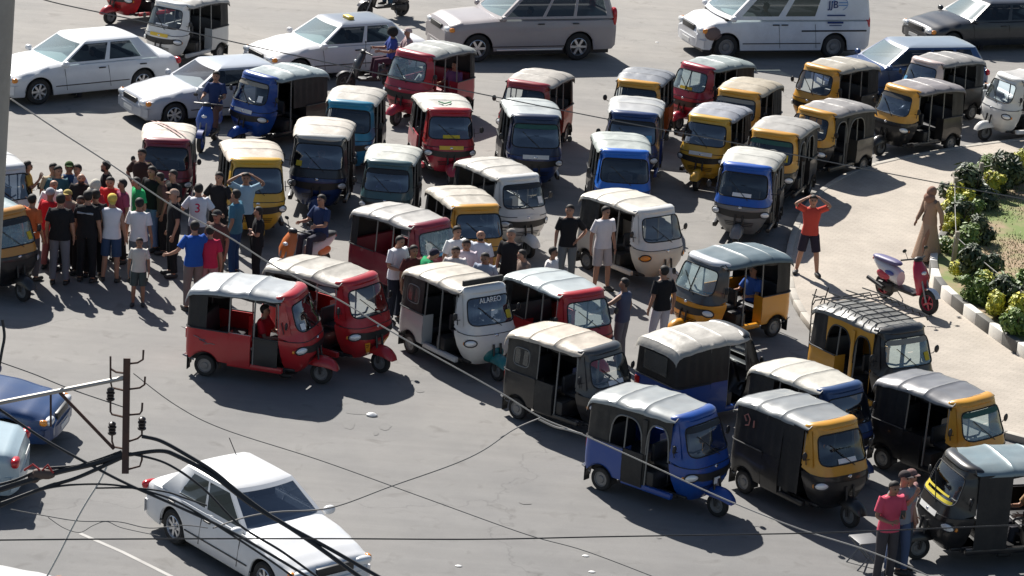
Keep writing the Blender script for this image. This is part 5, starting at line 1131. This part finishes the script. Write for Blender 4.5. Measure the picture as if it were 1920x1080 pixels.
inside('C1', 1.15, .38, 'driver in a red top at the window of the old white saloon', (.35, .05, .06), z=-.50); inside('C4', 1.25, .42, 'driver in a red shirt with an arm on the four wheel drive door', (.35, .06, .08), z=-.30)
inside('C5', 1.9, .42, 'van driver in a grey top', (.3, .3, .32), z=-.20); inside('C7', 1.2, .40, 'driver of the black saloon in the top right corner', (.3, .08, .08), z=-.50); inside('C3', 1.2, .4, 'taxi saloon driver in a dark shirt', (.12, .08, .08), z=-.50)

CG, DG = 'crowd gathered on the left of the square', 'group standing among the rickshaws in the centre'
W_, B_, J_ = (.62, .62, .62), (.018, .018, .02), (.06, .09, .16)
# (head px, head py, height, facing deg, pose, label, shirt, trousers, options)
PP = [
 (51, 302, 1.72, 20, 'gesture', 'man in a mustard top at the left rear of the crowd next to the pole', (.45, .26, .05), B_, dict(group=CG)),
 (100, 306, 1.72, 300, 'stand', 'man in a beige shirt in the back row left of the crowd', (.40, .34, .24), J_, dict(group=CG)),
 (109, 311, 1.70, 290, 'relax', 'man in dark teal in the back row next to the beige shirted man', (.04, .10, .13), B_, dict(group=CG)),
 (130, 303, 1.74, 280, 'stand', 'man in a green cap and navy top in the back row', (.03, .07, .16), B_, dict(group=CG, hair='cap', hairc=(.05, .09, .03))),
 (146, 308, 1.70, 240, 'stand', 'dark haired man in a pale blue shirt in the back row', (.42, .46, .55), J_, dict(group=CG)),
 (153, 320, 1.72, 270, 'lookdown', 'bald man with beard in a black top near the back of the crowd', B_, B_, dict(group=CG, hair=None, beard=True)),
 (200, 302, 1.78, 190, 'stand', 'bearded man in a black tee standing at the top of the crowd', B_, J_, dict(group=CG, beard=True)),
 (97, 332, 1.76, 310, 'lookdown', 'bald man in a bright white shirt behind the red shirted one', (.72, .72, .72), B_, dict(group=CG, hair=None)),
 (60, 365, 1.74, 60, 'stand', 'man in an orange shirt at the left side of the crowd', (.62, .16, .06), (.10, .09, .10), dict(group=CG)),
 (94, 353, 1.70, 60, 'relax', 'man in a grey cap and red shirt left of the black tee man', (.50, .02, .03), (.28, .10, .10), dict(group=CG, hair='cap', hairc=(.35, .35, .38))),
 (114, 364, 1.84, 85, 'stand', 'broad man in a black tee and grey trousers with his back to us', B_, (.17, .17, .19), dict(group=CG, fit=1.12)),
 (130, 352, 1.68, 250, 'lookdown', 'man in a tan cap near the middle of the crowd', (.30, .25, .20), B_, dict(group=CG, hair='cap', hairc=(.45, .35, .12))),
 (155, 364, 1.66, 260, 'lookdown', 'short man in a brown top in the middle of the crowd', (.20, .10, .08), B_, dict(group=CG)),
 (180, 338, 1.72, 230, 'stand', 'man in a white headcloth and red shirt in the middle of the crowd', (.45, .04, .05), B_, dict(group=CG, hair='scarf', hairc=(.55, .52, .45))),
 (165, 358, 1.86, 80, 'stand', 'tall man in a black tee with grey shoulder band and black trousers', B_, B_, dict(group=CG, fit=1.12, band=(.35, .37, .40))),
 (180, 356, 1.80, 100, 'relax', 'man all in black shoulder to shoulder with the banded tee man', B_, B_, dict(group=CG)),
 (209, 328, 1.74, 260, 'lookdown', 'red faced man in a red tee behind the yellow cap', (.50, .04, .04), B_, dict(group=CG)),
 (211, 364, 1.80, 95, 'relax', 'man in a yellow cap, white sleeveless top and denim shorts', (.66, .67, .72), (.04, .07, .14), dict(group=CG, hair='backcap', hairc=(.7, .52, .12), legs='short', sleeve='none')),
 (231, 336, 1.74, 210, 'stand', 'man in a maroon checked shirt beside the yellow cap', (.28, .06, .11), B_, dict(group=CG)),
 (267, 279, 1.84, 250, 'hips', 'tall man in a dark brown tee before the maroon rickshaw', (.06, .035, .03), J_, dict(group=CG)),
 (263, 330, 1.72, 210, 'lookdown', 'man in a bright green shirt in the crowd', (.03, .42, .14), J_, dict(group=CG)),
 (262, 372, 1.74, 80, 'relax', 'man in a long white tee and grey jeans right of the yellow cap', (.64, .64, .66), (.12, .14, .16), dict(group=CG)),
 (286, 312, 1.78, 230, 'stand', 'man in a black shirt and blue jeans in front of the maroon rickshaw', B_, (.13, .20, .36), dict(group=CG)),
 (326, 319, 1.78, 230, 'crossed', 'large man in a black tee before the maroon rickshaw windscreen', B_, B_, dict(group=CG, fit=1.1)),
 (308, 322, 1.72, 200, 'lookdown', 'man in a brown shirt between the two big black shirted men', (.13, .07, .06), B_, dict(group=CG)),
 (328, 355, 1.80, 200, 'stand', 'bald grey bearded man in a black tee and dark trousers', B_, B_, dict(group=CG, hair='cap', hairc=(.35, .25, .2), beard=False)),
 (373, 345, 1.76, 90, 'apart', 'man in a white jersey with a red number 3 on the back', (.66, .67, .72), (.10, .10, .12), dict(group=CG, back='3')),
 (262, 446, 1.36, 270, 'stand', 'boy in a pale tee and dark shorts at the front of the crowd', (.52, .50, .46), (.06, .08, .08), dict(group=CG, legs='short')),
 (366, 415, 1.78, 110, 'apart', 'man in a bright blue shirt holding his arms out, back to the camera', (.02, .09, .38), (.20, .16, .15), dict(group=CG)),
 (394, 424, 1.66, 100, 'stand', 'man in a red shirt and pink trousers next to the blue shirted man', (.50, .03, .08), (.36, .20, .20), dict(group=CG)),
 (408, 394, 1.74, 250, 'stand', 'man in a dark cap and brown jacket right of the red shirted man', (.10, .06, .05), (.12, .09, .06), dict(group=CG, hair='cap', hairc=(.05, .05, .05))),
 (412, 323, 1.78, 250, 'apart', 'man in a black shirt with arms spread left of the yellow rickshaw', B_, B_, dict(group=CG)),
 (444, 356, 1.78, 160, 'stand', 'man in a teal denim shirt and blue jeans at the right of the crowd', (.07, .19, .27), (.03, .07, .17), dict(group=CG)),
 (462, 324, 1.74, 270, 'headhold', 'man in a light blue shirt with hands behind his head by the yellow rickshaw', (.28, .42, .52), B_, dict(group=CG)),
 (486, 388, 1.62, 200, 'crossed', 'man all in black in front of the yellow rickshaw bumper', B_, B_, dict(group=CG)),
 (748, 440, 1.76, 320, 'phone', 'man in a long white tee holding a phone beside the red rickshaw', (.68, .68, .72), (.02, .025, .04), dict(group=DG, fit=1.08)),
 (776, 460, 1.66, 300, 'stand', 'dark haired man behind the green shirted one in the centre group', (.10, .03, .03), B_, dict(group=DG)),
 (790, 459, 1.70, 20, 'bend', 'man in a black cap and bright green shirt in the centre group', (.02, .30, .12), B_, dict(group=DG, hair='cap', hairc=(.03, .03, .05))),
 (857, 424, 1.76, 300, 'stand', 'black haired man in a white shirt before the yellow rickshaw windscreen', (.68, .70, .70), J_, dict(group=DG)),
 (876, 445, 1.70, 260, 'lookdown', 'man with brown hair in a pinkish white shirt in the centre group', (.52, .45, .50), J_, dict(group=DG)),
 (903, 430, 1.74, 265, 'stand', 'bald man in a pale blue white shirt next to the black tee man', (.56, .60, .66), J_, dict(group=DG, hair=None, beard=True)),
 (855, 458, 1.68, 280, 'lookdown', 'man with cropped hair just over the cream rickshaw roof', (.55, .52, .52), J_, dict(group=DG)),
 (912, 470, 1.70, 260, 'lookdown', 'man in a grey blue shirt right above the cream roof', (.30, .34, .42), J_, dict(group=DG)),
 (960, 429, 1.78, 250, 'stand', 'grey haired man in a black tee in the centre group', B_, B_, dict(group=DG, hairc=(.28, .26, .24))),
 (987, 466, 1.68, 200, 'lookdown', 'dark haired man with a brown shirt behind the silver roofed red rickshaw', (.22, .16, .13), B_, dict(group=DG)),
 (1037, 463, 1.66, 330, 'stand', 'man in a white top showing only head and shoulders over the silver roof', (.68, .66, .65), B_, dict(group=DG)),
 (1070, 384, 1.76, 280, 'onehip', 'man in a fitted black tee and grey jeans, hand on hip', B_, (.14, .16, .17), dict(group=DG)),
 (1136, 387, 1.76, 300, 'relax', 'man in a white tee and light shorts leaning at the cream rickshaw', (.66, .64, .66), (.45, .42, .42), dict(group=DG, legs='short')),
 (1173, 522, 1.68, 150, 'armout', 'young person in a slate blue vest reaching to the red rickshaw', (.09, .10, .15), (.17, .16, .17), dict(group=DG, sleeve='none')),
 (1247, 499, 1.74, 120, 'relax', 'person in a black tee and pale trousers beside the orange yellow rickshaw', B_, (.50, .48, .52), dict(group=DG)),
 (1526, 366, 1.72, 265, 'headhold', 'person in a red top and dark shorts with both hands on the head', (.52, .07, .05), (.03, .025, .04), dict(legs='short', shoes='shoe')),
 (1676, 899, 1.72, 300, 'phone', 'person in a pink top at the lower right looking at a phone', (.55, .08, .13), (.06, .055, .06), dict(group='people standing at the corner rickshaw')),
 (1697, 883, 1.74, 300, 'relax', 'person in a grey tee and jeans behind the pink top at the lower right', (.22, .24, .27), (.07, .10, .18), dict(group='people standing at the corner rickshaw', hair='cap', hairc=(.06, .05, .05))),
 (1709, 880, 1.72, 330, 'gesture', 'person in a dusky cap furthest back at the corner rickshaw', (.35, .20, .19), (.05, .06, .08), dict(group='people standing at the corner rickshaw', hair='cap', hairc=(.2, .12, .11))),
 (1751, 351, 1.64, 215, 'walk', 'woman in a long brown robe and headscarf walking on the pavement', (.33, .22, .16), None, dict(hair='scarf', hairc=(.28, .16, .12), sleeve='long', skirt=(.36, .25, .18), bag=1)),
]
for i, (hx, hy, h, fd, pose, lab, sh_, pa, o) in enumerate(PP):
    o = dict(o); bag = o.pop('bag', 0); band = o.pop('band', None)
    loc = by_head(hx, hy, h + (.12 if hx > 1500 and hy < 400 else 0)); loc = (loc[0], loc[1], .12 if hx > 1500 and hy < 400 else 0)
    def extra(t, J):
        if bag: linkpart('shoulder_strap', cached('', 'strap', lambda: MB().tube([(.0, .10, 1.46), (.13, 0, 1.25), (.12, -.12, 1.05), (.05, -.2, .92)], .014, 5).mesh('strap')), M['black'], t)
        if band: linkpart('shoulder_band', cached('', 'band', lambda: MB().tube([(-.125, y, 1.36 - .02 * abs(y)) for y in (-.15, -.08, 0, .08, .15)], .022, 6).mesh('band')), cloth(band), t)
        if pose == 'phone': linkpart('phone', cached('', 'phone', lambda: MB().box(.29, .305, .02, .10, 1.20, 1.34, .004).mesh('phone')), M['black'], t)
    person(loc, R(fd + (i * 37 % 17) - 8), pose, lab, sh_, pa, h=h, skin='skin2' if i % 3 == 0 else 'skin', extra=extra, **o)
t = thing('folding_stool', 'light metal folding stool beside the people at the lower right', 'stool', at(1618, 1060), .4)
for sg in (-1, 1): part('leg', ('stl', sg), lambda mb: mb.tube([(-.2, sg * .18, .0), (.2, sg * .18, .45)], .013, 5).tube([(.2, sg * .18, 0), (-.2, sg * .18, .45)], .013, 5), M['rim'], t)
part('seat', 'stseat', lambda mb: mb.box(-.2, .2, -.2, .2, .44, .46, .008), M['rim'], t)
